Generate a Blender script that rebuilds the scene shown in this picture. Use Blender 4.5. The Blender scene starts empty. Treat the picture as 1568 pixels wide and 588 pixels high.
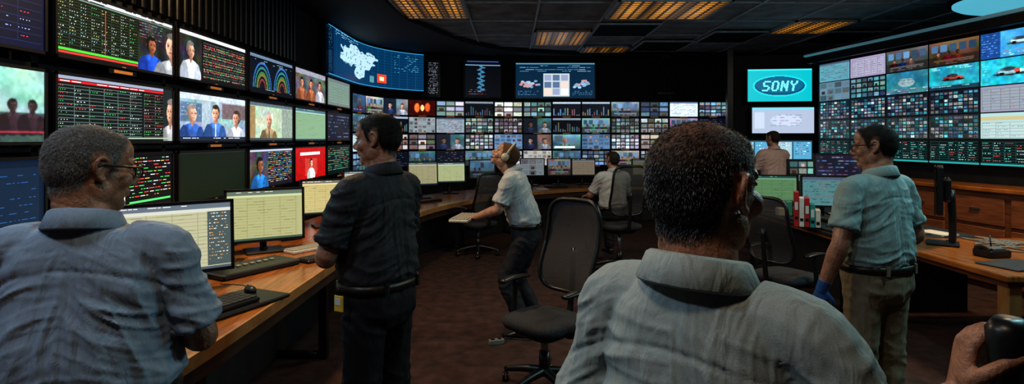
import bpy, math, random
import numpy as np
from mathutils import Vector, Matrix, noise
random.seed(7); R=np.random.default_rng(7)
FL=870.;HZ=212.;CH=1.7
sc=bpy.context.scene
V=Vector
def lin(c): return tuple(max(0,x)**2.2 for x in c)
# ---------------------------------------------------------------- materials
MATS={}
def mat(name,col=(.5,.5,.5),rough=.6,metal=0,emit=None,es=1,nscale=0,namt=0,bump=0,bscale=60,spec=.5,sheen=0,sss=0,alpha=1,stretch=None,folds=0):
    if name in MATS: return MATS[name]
    m=bpy.data.materials.new(name); m.use_nodes=True
    nt=m.node_tree; b=nt.nodes['Principled BSDF']; L=nt.links.new
    b.inputs['Base Color'].default_value=(*col,1); b.inputs['Roughness'].default_value=rough
    b.inputs['Metallic'].default_value=metal; b.inputs['Specular IOR Level'].default_value=spec
    if sheen: b.inputs['Sheen Weight'].default_value=sheen
    if sss:
        b.inputs['Subsurface Weight'].default_value=sss; b.inputs['Subsurface Radius'].default_value=(.012,.005,.003); b.inputs['Subsurface Scale'].default_value=1
    if alpha<1: b.inputs['Alpha'].default_value=alpha
    if emit: b.inputs['Emission Color'].default_value=(*emit,1); b.inputs['Emission Strength'].default_value=es
    tc=nt.nodes.new('ShaderNodeTexCoord'); mp=nt.nodes.new('ShaderNodeMapping'); L(tc.outputs['Object'],mp.inputs['Vector'])
    if stretch: mp.inputs['Scale'].default_value=stretch
    if nscale:
        n=nt.nodes.new('ShaderNodeTexNoise'); n.inputs['Scale'].default_value=nscale; n.inputs['Detail'].default_value=5; L(mp.outputs[0],n.inputs['Vector'])
        r=nt.nodes.new('ShaderNodeValToRGB'); r.color_ramp.elements[0].position=.3; r.color_ramp.elements[1].position=.7
        r.color_ramp.elements[0].color=(*[c*(1-namt) for c in col],1); r.color_ramp.elements[1].color=(*[min(1,c*(1+namt)) for c in col],1)
        L(n.outputs['Fac'],r.inputs[0]); L(r.outputs[0],b.inputs['Base Color'])
    bp=None
    if bump:
        n2=nt.nodes.new('ShaderNodeTexNoise'); n2.inputs['Scale'].default_value=bscale; n2.inputs['Detail'].default_value=3; L(mp.outputs[0],n2.inputs['Vector'])
        bp=nt.nodes.new('ShaderNodeBump'); bp.inputs['Strength'].default_value=bump; bp.inputs['Distance'].default_value=.01
        L(n2.outputs['Fac'],bp.inputs['Height']); L(bp.outputs[0],b.inputs['Normal'])
    if folds:
        mp2=nt.nodes.new('ShaderNodeMapping'); mp2.inputs['Scale'].default_value=(1,1,.25); mp2.inputs['Rotation'].default_value=(.25,.35,0); L(tc.outputs['Object'],mp2.inputs['Vector'])
        n3=nt.nodes.new('ShaderNodeTexNoise'); n3.inputs['Scale'].default_value=16; n3.inputs['Detail'].default_value=3; n3.inputs['Distortion'].default_value=1.2; L(mp2.outputs[0],n3.inputs['Vector'])
        b2=nt.nodes.new('ShaderNodeBump'); b2.inputs['Strength'].default_value=folds; b2.inputs['Distance'].default_value=.025; L(n3.outputs['Fac'],b2.inputs['Height'])
        if bp: L(bp.outputs[0],b2.inputs['Normal'])
        L(b2.outputs[0],b.inputs['Normal'])
    MATS[name]=m; return m
def attrmat(name,strength):
    m=bpy.data.materials.new(name); m.use_nodes=True; nt=m.node_tree; b=nt.nodes['Principled BSDF']
    b.inputs['Base Color'].default_value=(.01,.01,.01,1); b.inputs['Roughness'].default_value=.35
    a=nt.nodes.new('ShaderNodeAttribute'); a.attribute_name='Col'
    nt.links.new(a.outputs['Color'],b.inputs['Emission Color']); b.inputs['Emission Strength'].default_value=strength
    try: m.cycles.emission_sampling='NONE'
    except Exception: pass
    MATS[name]=m; return m
SCREEN=attrmat('screen_pixels',1.75)
LOUVER=attrmat('louver_glow',1.0)
BLK=mat('black_plastic',(.012,.012,.014),.35,nscale=30,namt=.2)
BLKM=mat('black_metal',(.02,.021,.024),.35,.6,nscale=20,namt=.2)
DKWALL=mat('dark_wall',(.010,.011,.016),.8,nscale=6,namt=.3,bump=.2,bscale=80)
WOOD=mat('desk_wood',(.35,.12,.028),.18,nscale=6,namt=.4,stretch=(6,.6,1),bump=.03,bscale=30)
WOODD=mat('cabinet_wood',(.17,.06,.028),.4,nscale=7,namt=.35,stretch=(1,.7,6))
FAB=mat('chair_fabric',(.035,.036,.042),.9,nscale=120,namt=.5,bump=.3,bscale=300)
MESHM=mat('chair_mesh',(.06,.06,.065),.8,alpha=.7,nscale=200,namt=.4)
KEY=mat('keycaps',(.03,.03,.033),.5,nscale=50,namt=.3)
CREAM=mat('cream_plastic',(.62,.6,.52),.5,nscale=40,namt=.1)
STEEL=mat('brushed_steel',(.35,.36,.38),.35,.9,nscale=40,namt=.15)
AMBER=mat('amber_label',(.3,.13,.04),.5,emit=(.6,.22,.05),es=.35,nscale=30,namt=.2)
PAPER=mat('paper',(.7,.7,.66),.7,nscale=40,namt=.06)
# ---------------------------------------------------------------- mesh builder
def catm(pts,k=4,rad=None):
    P=[V(p) for p in pts]; out=[];ro=[]
    n=len(P)
    for i in range(n-1):
        p0=P[max(i-1,0)];p1=P[i];p2=P[i+1];p3=P[min(i+2,n-1)]
        for j in range(k):
            t=j/k
            out.append(.5*((2*p1)+(p2-p0)*t+(2*p0-5*p1+4*p2-p3)*t*t+(-p0+3*p1-3*p2+p3)*t**3))
            if rad: ro.append(rad[i]*(1-t)+rad[i+1]*t)
    out.append(P[-1])
    if rad: ro.append(rad[-1])
    return out,ro
class MB:
    def __init__(s): s.v=[];s.f=[];s.m=[];s.s=[];s.c=[];s.mats=[]
    def mi(s,m):
        if m not in s.mats: s.mats.append(m)
        return s.mats.index(m)
    def add(s,vs,fs,m,smooth=False,M=None,col=None):
        o=len(s.v)
        if M is not None: vs=[M@V(p) for p in vs]
        s.v.extend([tuple(p) for p in vs]); k=s.mi(m)
        for i,f in enumerate(fs):
            s.f.append([a+o for a in f]); s.m.append(k); s.s.append(smooth); s.c.append(col[i] if col is not None else (0,0,0))
    def box(s,c,d,m,M=None,rz=0,b=0):
        x,y,z=d[0]/2,d[1]/2,d[2]/2
        T=Matrix.Translation(V(c))@Matrix.Rotation(rz,4,'Z')
        if M is not None: T=M@T
        b=min(b,x*.9,y*.9,z*.9)
        if b<=0:
            vs=[(i,j,k) for i in(-x,x) for j in(-y,y) for k in(-z,z)]
            s.add(vs,[(0,1,3,2),(4,6,7,5),(0,4,5,1),(2,3,7,6),(0,2,6,4),(1,5,7,3)],m,False,T)
        else:
            def ring(q,zz): 
                a,c2=x-q,y-q
                return [(-a+b,-c2,zz),(a-b,-c2,zz),(a,-c2+b,zz),(a,c2-b,zz),(a-b,c2,zz),(-a+b,c2,zz),(-a,c2-b,zz),(-a,-c2+b,zz)]
            vs=ring(b*.7,-z)+ring(0,-z+b)+ring(0,z-b)+ring(b*.7,z)
            fs=[tuple(range(7,-1,-1)),tuple(range(24,32))]
            for r in range(3):
                for i in range(8): fs.append((r*8+i,r*8+(i+1)%8,r*8+8+(i+1)%8,r*8+8+i))
            s.add(vs,fs,m,False,T)
    def loft(s,rings,m,smooth=True,M=None,closed=True,cap=True):
        n=len(rings[0]);vs=[p for r in rings for p in r];fs=[]
        for i in range(len(rings)-1):
            for j in range(n if closed else n-1):
                a=i*n+j;b2=i*n+(j+1)%n; fs.append((a,b2,b2+n,a+n))
        if cap: fs.append(tuple(range(n-1,-1,-1))); fs.append(tuple(range((len(rings)-1)*n,len(rings)*n)))
        s.add(vs,fs,m,smooth,M)
    def tube(s,pts,rad,m,n=10,M=None,k=4,sm=True,closed=False,flat=1,flatax=None):
        if not isinstance(rad,(list,tuple)): rad=[rad]*len(pts)
        if k>1 and len(pts)>2: P,r=catm(pts,k,list(rad))
        else: P=[V(p) for p in pts]; r=list(rad)
        rings=[];up=None
        for i,p in enumerate(P):
            t=(P[min(i+1,len(P)-1)]-P[max(i-1,0)])
            if closed and i in(0,len(P)-1): t=P[1]-P[-2]
            if t.length<1e-9: t=V((0,0,1))
            t.normalize()
            if up is None:
                up=V(flatax) if flatax is not None else (V((0,0,1)) if abs(t.z)<.9 else V((0,1,0)))
            a=(up-t*up.dot(t)).normalized(); b=t.cross(a); up=a
            rings.append([p+a*math.cos(2*math.pi*j/n)*r[i]*flat+b*math.sin(2*math.pi*j/n)*r[i] for j in range(n)])
        s.loft(rings,m,sm,M,cap=not closed)
    def ell(s,c,r,m,n=16,M=None):
        rings=[];c=V(c)
        for i in range(1,n//2+2):
            ph=math.pi*i/(n//2+2)
            rings.append([(c.x+r[0]*math.sin(ph)*math.cos(2*math.pi*j/n),c.y+r[1]*math.sin(ph)*math.sin(2*math.pi*j/n),c.z-r[2]*math.cos(ph)) for j in range(n)])
        s.loft(rings,m,True,M)
    def rloft(s,secs,m,n=20,M=None,fn=None,e=1):
        rings=[]
        for q in secs:
            z,rx,ry,cy=q[:4];cx=q[4] if len(q)>4 else 0
            r=[]
            for j in range(n):
                a=2*math.pi*j/n;ca,sa=math.cos(a),math.sin(a)
                p=(cx+rx*math.copysign(abs(ca)**e,ca),cy+ry*math.copysign(abs(sa)**e,sa),z)
                r.append(fn(p) if fn else p)
            rings.append(r)
        s.loft(rings,m,True,M)
    def screen(s,arr,M,w,h,m=None,warp=None,maxrun=999):
        m=m or SCREEN
        H,Wd=arr.shape[:2]; q=np.round(np.clip(arr,0,1)*28)/28
        vs=[];fs=[];cs=[]
        for i in range(H):
            row=q[i]; z1=h/2-h*i/H; z0=h/2-h*(i+1)/H
            ch=np.any(row[1:]!=row[:-1],axis=1)
            br=[0]+list(np.nonzero(ch)[0]+1)+[Wd]
            for a,b in zip(br[:-1],br[1:]):
                while a<b:
                    e=min(b,a+maxrun)
                    xa=-w/2+w*a/Wd; xb=-w/2+w*e/Wd;o=len(vs)
                    if warp: vs+=[warp(xa,z0),warp(xb,z0),warp(xb,z1),warp(xa,z1)]
                    else: vs+=[(xa,0,z0),(xb,0,z0),(xb,0,z1),(xa,0,z1)]
                    fs.append((o,o+1,o+2,o+3)); cs.append(lin(row[a])); a=e
        s.add(vs,fs,m,False,M,cs)
    def mesh(s,name):
        me=bpy.data.meshes.new(name); me.from_pydata(s.v,[],s.f)
        for m in s.mats: me.materials.append(m)
        me.polygons.foreach_set('material_index',s.m); me.polygons.foreach_set('use_smooth',s.s)
        if any(m in (SCREEN,LOUVER) for m in s.mats):
            at=me.attributes.new('Col','FLOAT_COLOR','CORNER')
            ln=[len(f) for f in s.f]
            c=np.repeat(np.array(s.c,dtype=np.float32),ln,axis=0)
            c=np.concatenate([c,np.ones((len(c),1),np.float32)],1)
            at.data.foreach_set('color',c.ravel())
        me.update(); return me
    def obj(s,name,parent=None,loc=(0,0,0),rz=0,rx=0):
        o=bpy.data.objects.new(name,s.mesh(name)); sc.collection.objects.link(o)
        o.location=loc;o.rotation_euler=(rx,0,rz)
        if parent: o.parent=parent
        return o
def TR(loc,rz=0,rx=0): return Matrix.Translation(V(loc))@Matrix.Rotation(rz,4,'Z')@Matrix.Rotation(rx,4,'X')
def empty(name,loc,rz=0,s=1):
    o=bpy.data.objects.new(name,None); sc.collection.objects.link(o); o.location=loc;o.rotation_euler=(0,0,rz);o.scale=(s,s,s);o.empty_display_size=.2; return o
rad=math.radians
# ---------------------------------------------------------------- screen content
def cv(w,h,c=(.05,.05,.07)): return np.ones((h,w,3))*np.array(c)
def rect(a,x0,y0,x1,y1,c):
    h,w=a.shape[:2]; a[max(0,int(round(y0*h))):max(int(round(y0*h))+1,int(round(y1*h))),max(0,int(round(x0*w))):max(int(round(x0*w))+1,int(round(x1*w)))]=c
def elp(a,cx,cy,rx,ry,c,half=None,sh=0):
    h,w=a.shape[:2]; yy,xx=np.mgrid[0:h,0:w]; xx=(xx+.5)/w;yy=(yy+.5)/h
    k=((xx-cx)/rx)**2+((yy-cy)/ry)**2<1
    if half=='t': k&=yy<cy
    col=np.ones((h,w,3))*np.array(c)
    if sh: col=col*(1+sh*(xx-cx)/rx-abs(sh)*.5*(yy-cy)/ry)[...,None]
    a[k]=np.clip(col,0,1)[k]
def lown(w,h,nx,ny):
    g=R.random((ny,nx,3))*.5+R.random((ny,nx,1))*.5
    xs=np.linspace(0,nx-1,w);ys=np.linspace(0,ny-1,h); x0=np.clip(xs.astype(int),0,nx-2);y0_=np.clip(ys.astype(int),0,ny-2); fx=(xs-x0)[None,:,None];fy=(ys-y0_)[:,None,None]
    A=g[y0_][:,x0];B=g[y0_][:,x0+1];C=g[y0_+1][:,x0];D_=g[y0_+1][:,x0+1]
    return (A*(1-fx)+B*fx)*(1-fy)+(C*(1-fx)+D_*fx)*fy
def txt(a,x0,y0,x1,y1,cols,dy=.05,th=1,dens=.7):
    h,w=a.shape[:2]; y=y0
    while y<y1:
        x=x0
        yi=int(y*h)
        while x<x1-.01:
            l=random.uniform(.01,.06)*(x1-x0)*2.2
            if random.random()<dens:
                a[yi:yi+th,int(x*w):max(int(x*w)+1,int(min(x1,x+l)*w))]=random.choice(cols)
            x+=l+.012
        y+=dy
def pers(a,cx,cy,s,skin=(.75,.5,.4),shirt=(.2,.4,.7),hair=(.2,.15,.12),asp=.5,tie=None,turn=None):
    q=s*asp; sk=np.array(skin); t=random.uniform(-.22,.22) if turn is None else turn
    shd=.32 if t>0 else -.32
    elp(a,cx-q*.1,cy+s*3.2,q*2.5,s*1.95,np.array(shirt)*.9,sh=.45); elp(a,cx-q*1.5,cy+s*3.4,q*.9,s*1.9,np.array(shirt)*.7); elp(a,cx+q*1.5,cy+s*3.4,q*.8,s*1.8,np.array(shirt)*.8)
    rect(a,cx-q*.4,cy+s*.5,cx+q*.42,cy+s*1.4,tuple(sk*.6)); elp(a,cx,cy+s*1.35,q*.5,s*.3,tuple(sk*.7))
    elp(a,cx-q*.45,cy+s*1.65,q*.3,s*.4,np.clip(np.array(shirt)*1.25,0,1)); elp(a,cx+q*.45,cy+s*1.65,q*.3,s*.4,np.clip(np.array(shirt)*1.2,0,1))
    if tie is not None: rect(a,cx-q*.12,cy+s*1.5,cx+q*.12,cy+s*3.5,tie)
    elp(a,cx-q*t,cy-s*.12,q*.84,s*1.03,hair,sh=.3); elp(a,cx+q*t*.5,cy+s*.15,q*.7,s*.9,sk*.93,sh=shd); elp(a,cx+q*t*.5,cy+s*.62,q*.5,s*.42,sk*.85,sh=shd)
    elp(a,cx+q*t*.2,cy-s*.8,q*.64,s*.27,hair); rect(a,cx-q*(.82+t),cy-s*.1,cx-q*(.72+t),cy+s*.25,tuple(sk*.75)); rect(a,cx+q*.66,cy-s*.1,cx+q*.76,cy+s*.25,tuple(sk*.75))
    c0=cx+q*t*1.1
    for e in(-.28,.28):
        elp(a,c0+e*q,cy+s*.02,q*.15,s*.09,sk*.45); rect(a,c0+(e-.14)*q,cy-s*.2,c0+(e+.14)*q,cy-s*.14,tuple(np.array(hair)*.6+sk*.3))
    elp(a,c0+q*.05,cy+s*.28,q*.12,s*.14,sk*.8); elp(a,c0,cy+s*.58,q*.24,s*.06,(sk[0]*.65,sk[1]*.45,sk[2]*.45))
def soft(a,k=1):
    for _ in range(k):
        p=np.pad(a,((1,1),(1,1),(0,0)),mode='edge'); a=(p[1:-1,1:-1]*4+p[:-2,1:-1]+p[2:,1:-1]+p[1:-1,:-2]+p[1:-1,2:])/8
    return a
def grain(a,k=.2):
    h,w=a.shape[:2]; n=lown(w,h,max(4,w//4),max(4,h//4)); return np.clip(a*(1-k+2*k*n.mean(2,keepdims=True)),0,1)
def table(a,x0,y0,x1,y1,rows,cols,bg,line,tc,dens=.7):
    rect(a,x0,y0,x1,y1,bg)
    for i in range(rows+1):
        y=y0+(y1-y0)*i/rows; rect(a,x0,y,x1,y+.001,line)
    for j in range(cols):
        xa=x0+(x1-x0)*j/cols; xb=x0+(x1-x0)*(j+1)/cols
        for i in range(rows):
            if random.random()<dens:
                y=y0+(y1-y0)*(i+.45)/rows; txt(a,xa+.006,y,xa+.006+(xb-xa)*random.uniform(.4,.9),y+.002,[random.choice(tc)],.5,1,.8)
        rect(a,xa,y0,xa+.001,y1,line)
def sheet(w,h,side=.0):
    a=cv(w,h,(.72,.70,.58)); rect(a,0,0,1,.08,(.4,.46,.5)); txt(a,.02,.02,.6,.06,[(.9,.9,.9)],.05)
    rect(a,0,.08,1,.12,(.82,.82,.78))
    for i in range(14): rect(a,.03,.15+i*.058,.95,.151+i*.058,(.65,.63,.52))
    for j in range(5): rect(a,.03+j*.22,.13,.031+j*.22,.95,(.64,.62,.5))
    txt(a,.05,.16,.92,.93,[(.55,.54,.45),(.6,.56,.46)],.058,1,.28)
    rect(a,0,.96,1,1,(.3,.35,.4)); 
    if side: rect(a,1-side,.12,1,.95,(.3,.34,.36)); txt(a,1-side+.02,.15,.98,.9,[(.9,.9,.9),(.8,.6,.3)],.05)
    return a
SK_=[(.8,.56,.45),(.55,.36,.27),(.82,.62,.52),(.4,.26,.2)]
def vid(w,h,pal=None,br=None,kinds=None,tint=.22):
    k=random.choice(kinds or ['studio','wide','wide','multi','multi','multi','multi','sheet','dark','dark','bars','two','pale','pale'])
    if br is None: br=random.uniform(.62,1.0)
    hue=np.array(random.choice(pal or [(.7,.76,.82),(.5,.68,.82),(.76,.7,.74),(.35,.5,.66),(.62,.66,.68),(.6,.72,.72),(.8,.78,.74),(.7,.6,.55),(.45,.62,.66)]))
    bg=lown(w,h,6,4)*.5+.5*hue; a=bg*hue*1.25
    yy=np.linspace(1.1,.65,h)[:,None,None]; a=a*yy
    if k=='studio':
        rect(a,.05,.1,.35,.5,tuple(hue*.5)); pers(a,random.uniform(.35,.7),.4,.17,random.choice(SK_),tuple(R.random(3)*.4+.05),random.choice([(.12,.09,.08),(.4,.38,.36)]),.6,tie=(.5,.1,.1)); rect(a,.05,.82,.8,.92,random.choice([(.1,.2,.5),(.5,.1,.12),(.8,.84,.88)])); txt(a,.1,.85,.7,.86,[(.9,.9,.9)],.1)
    elif k=='wide':
        rect(a,0,.62,1,1,tuple(hue*.35)); 
        for i in range(5): rect(a,.05+i*.19,.12,.19+i*.19,.42,tuple(np.array([.3,.45,.6])*random.uniform(.6,1.5)))
        for i in range(random.choice([2,3,4])): pers(a,.2+i*.2,.5,.075,random.choice(SK_),tuple(R.random(3)*.5),(.1,.08,.08),.6)
        rect(a,.1,.75,.9,.84,tuple(hue*.7)); txt(a,.1,.88,.9,.95,[tuple(hue),tuple(hue*.5)],.06)
    elif k in('multi','pale'):
        n,m2=random.choice([(4,3),(5,4),(6,4),(3,3)]); a=cv(w,h,tuple(hue*(.15 if k=='multi' else .9)))
        for i in range(n):
            for j in range(m2):
                c=(hue*random.uniform(.35,1.1)+R.random(3)*.16) if k=='multi' else hue*random.uniform(.55,1.0)
                rect(a,i/n+.02,j/m2+.04,(i+1)/n-.015,(j+1)/m2-.03,tuple(np.clip(c,0,1)))
                if random.random()<.4: rect(a,(i+.3)/n,(j+.45)/m2,(i+.75)/n,(j+.9)/m2,tuple(np.array(random.choice(SK_))*random.uniform(.4,.9)))
                elif random.random()<.6: txt(a,i/n+.03,j/m2+.1,(i+1)/n-.03,(j+1)/m2-.08,[tuple(hue*.35),(.5,.25,.28)],.1)
    elif k=='bars':
        a=cv(w,h,(.06,.07,.12))
        for i in range(12):
            x=i/12; rect(a,x+.01,1-random.uniform(.1,.75),x+.05,.95,tuple(np.array(random.choice([(.3,.6,.65),(.6,.35,.38),(.4,.6,.8),(.65,.6,.42)]))*.85))
        rect(a,0,0,1,.12,(.6,.65,.7))
    elif k=='sheet': 
        a=cv(w,h,tuple(hue)); rect(a,0,0,1,.1,(.3,.35,.45)); txt(a,.05,.16,.95,.92,[tuple(hue*.5),tuple(hue*.65),(.55,.35,.38)],.09,1,.6)
    elif k=='dark':
        a=cv(w,h,(.04,.05,.12))+lown(w,h,5,4)*.1; txt(a,.05,.1,.95,.9,[(.35,.5,.8),(.6,.62,.7),(.5,.3,.4)],.13,1,.5)
    elif k=='two':
        rect(a,0,0,.5,1,(.12,.14,.2)); pers(a,.25,.42,.17,random.choice(SK_),(.15,.2,.35),(.1,.08,.08),.55); pers(a,.76,.44,.17,random.choice(SK_),(.6,.62,.68),(.25,.2,.16),.55)
    a=soft(a,1)*(.92+.14*R.random((h,w,1)))
    g=a.mean(2,keepdims=True)*np.array([.9,1.0,1.12]); a=a*(1-tint)+g*tint
    return np.clip(a*br,0,1)
FONT={'S':["01111","10000","10000","01110","00001","00001","11110"],'N':["10001","11001","10101","10101","10011","10001","10001"],'Y':["10001","10001","01010","00100","00100","00100","00100"],'O':["01110","10001","10001","10001","10001","10001","01110"]}
# ================================================================ ROOM
def sub(p,q,t): return (p[0]*(1-t)+q[0]*t,p[1]*(1-t)+q[1]*t)
def bez(a,b,c,d,n=24):
    return [tuple((1-t)**3*a[i]+3*(1-t)**2*t*b[i]+3*(1-t)*t*t*c[i]+t**3*d[i] for i in(0,1)) for t in [k/n for k in range(n+1)]]
wp=[(-2.95,-2.5+i*.6445) for i in range(20)]+bez((-2.95,10.39),(-2.95,12.3),(-1.5,13.0),(.5,13.0))+[(1+i*.5,13.0) for i in range(15)]
WS=[0]
for i in range(1,len(wp)): WS.append(WS[-1]+math.dist(wp[i],wp[i-1]))
def at(s):
    for i in range(1,len(wp)):
        if WS[i]>=s or i==len(wp)-1:
            t=(s-WS[i-1])/(WS[i]-WS[i-1]); p=sub(wp[i-1],wp[i],t); d=(wp[i][0]-wp[i-1][0],wp[i][1]-wp[i-1][1]); l=math.hypot(*d); return p,(d[0]/l,d[1]/l)
def s_at_u(u):
    best=None
    for k in range(600,2400):
        s=k*.01
        if s>WS[-1]: break
        p,_=at(s)
        if p[1]<1: continue
        uu=784+FL*p[0]/p[1]
        if best is None or abs(uu-u)<best[0]: best=(abs(uu-u),s)
    return best[1]
def wallstrip(name,pts,z0,z1,m,th=.12):
    mb=MB(); n=len(pts)
    P=[]
    for i,p in enumerate(pts):
        a=pts[max(i-1,0)];b=pts[min(i+1,n-1)];d=V((b[0]-a[0],b[1]-a[1],0)).normalized(); nn=V((-d.y,d.x,0))
        P.append((V((p[0],p[1],0)),nn))
    rings=[[p+V((0,0,z0)),p+V((0,0,z1)),p+nn*th+V((0,0,z1)),p+nn*th+V((0,0,z0))] for p,nn in P]
    mb.loft(rings,m,False); return mb.obj(name)
CE=3.65
off=[]
for i,p in enumerate(wp):
    a=wp[max(i-1,0)];b=wp[min(i+1,len(wp)-1)];d=V((b[0]-a[0],b[1]-a[1])).normalized(); off.append((p[0]-d.y*.14,p[1]+d.x*.14))
k0=20+14
wallstrip('wall_left',off[:k0+1],0,CE,DKWALL)
wallstrip('wall_back',off[k0:]+[(8.6,13.14)],0,CE,DKWALL)
wallstrip('wall_right',[(8.5,13.1),(8.5,-2.5)],0,CE,DKWALL)
wallstrip('wall_front',[(8.5,-2.55),(-3.15,-2.55)],0,CE,DKWALL)
mb=MB(); CARPET=mat('carpet',(.05,.023,.019),.95,nscale=9,namt=.5,bump=.6,bscale=260)
mb.box((2.7,5.3,-.05),(11.9,16.2,.1),CARPET); mb.obj('floor')
TILE=mat('ceiling_tile',(.27,.28,.30),.9,nscale=3,namt=.35,bump=.3,bscale=120)
BAR=mat('ceiling_bar',(.45,.47,.5),.5,.2,nscale=10,namt=.2)
mb=MB(); mb.box((2.7,5.3,CE+.06),(11.9,16.2,.1),TILE)
for i in range(10): mb.box((-1.75+i*1.07,5.3,CE),(.03,15.9,.024),BAR)
for i in range(13): mb.box((3.3,-2.1+i*1.28,CE+.001),(10.3,.03,.024),BAR)
mb.obj('ceiling')
inn,_=catm([(-1.75,-2.4,0),(-1.75,7.5,0),(-1.45,9.6,0),(-.6,11.6,0),(.9,12.6,0),(3,12.85,0),(5,12.9,0)],8)
outp,_=catm([(-3.0,-2.4,0),(-3.0,7.5,0),(-3.0,10.4,0),(-2.0,12.6,0),(.4,13.05,0),(3,13.08,0),(5,13.08,0)],8)
SOF=mat('soffit_black',(.008,.008,.01),.7,nscale=5,namt=.2)
mb=MB(); mb.loft([[a+V((0,0,3.57)),a+V((0,0,3.64)),b+V((0,0,3.64)),b+V((0,0,3.57))] for a,b in zip(inn,outp)],SOF,False); mb.obj('trim_1')
def troffer(x0,x1,y0,y1,col=(1.0,.68,.28),n=10,br=1.0,name='ceiling_light_panel'):
    w,h=x1-x0,y1-y0; W_=n*6;H_=n*5
    a=cv(W_,H_,(0,0,0))
    for i in range(H_):
        for j in range(W_):
            g=1 if (i%5>1 and j%6>1) else .3
            band=.35+.65*abs(math.sin(j/W_*math.pi*3))*(.6+.4*math.sin(i/H_*math.pi))
            a[i,j]=np.array(col)*g*band*br
    mb=MB(); mb.screen(a,TR((0,0,0))@Matrix.Rotation(math.pi/2,4,'X'),w-.08,h-.08,LOUVER)
    for s in(-1,1):
        mb.box((s*(w/2-.02),0,.005),(.04,h,.03),BAR); mb.box((0,s*(h/2-.02),.005),(w,.04,.03),BAR)
    return mb.obj(name,None,((x0+x1)/2,(y0+y1)/2,CE-.03))
troffer(-1.72,-.68,7.4,9.1,br=.8); troffer(.4,1.46,10.2,11.7,br=.7); troffer(1.48,3.1,7.9,9.15,br=.9); troffer(1.5,2.5,11.9,12.7,br=.6); troffer(4.65,5.7,9.3,10.4,br=.8)
def vent(x0,x1,y0,y1):
    mb=MB(); w,h=x1-x0,y1-y0
    mb.box((0,0,0),(w,h,.01),BLK)
    for i in range(12): mb.box((0,-h/2+h*(i+.5)/12,-.012),(w-.06,.02,.02),BLKM)
    for s in(-1,1): mb.box((s*w/2,0,-.01),(.03,h,.03),BAR); mb.box((0,s*h/2,-.01),(w,.03,.03),BAR)
    mb.obj('ceiling_vent',None,((x0+x1)/2,(y0+y1)/2,CE-.025))
vent(1.46,2.5,9.5,10.6); vent(2.6,3.6,11.2,12.4); vent(3.65,4.6,10.2,11.3); vent(5.7,6.8,10.2,11.4)
mb=MB(); CY=mat('cyan_disc_glow',(.1,.4,.5),.4,emit=(.10,.42,.55),es=.9,nscale=2,namt=.3)
mb.rloft([(0,1.0,.75,0),(.03,1.05,.8,0),(.06,1.05,.8,0)],CY,40); mb.rloft([(.061,1.12,.87,0),(.1,1.12,.87,0)],BLKM,40); mb.obj('ceiling_glow_disc',None,(7.25,7.8,CE-.11))  # emissive disc made up to give a cyan glow in this corner
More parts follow.
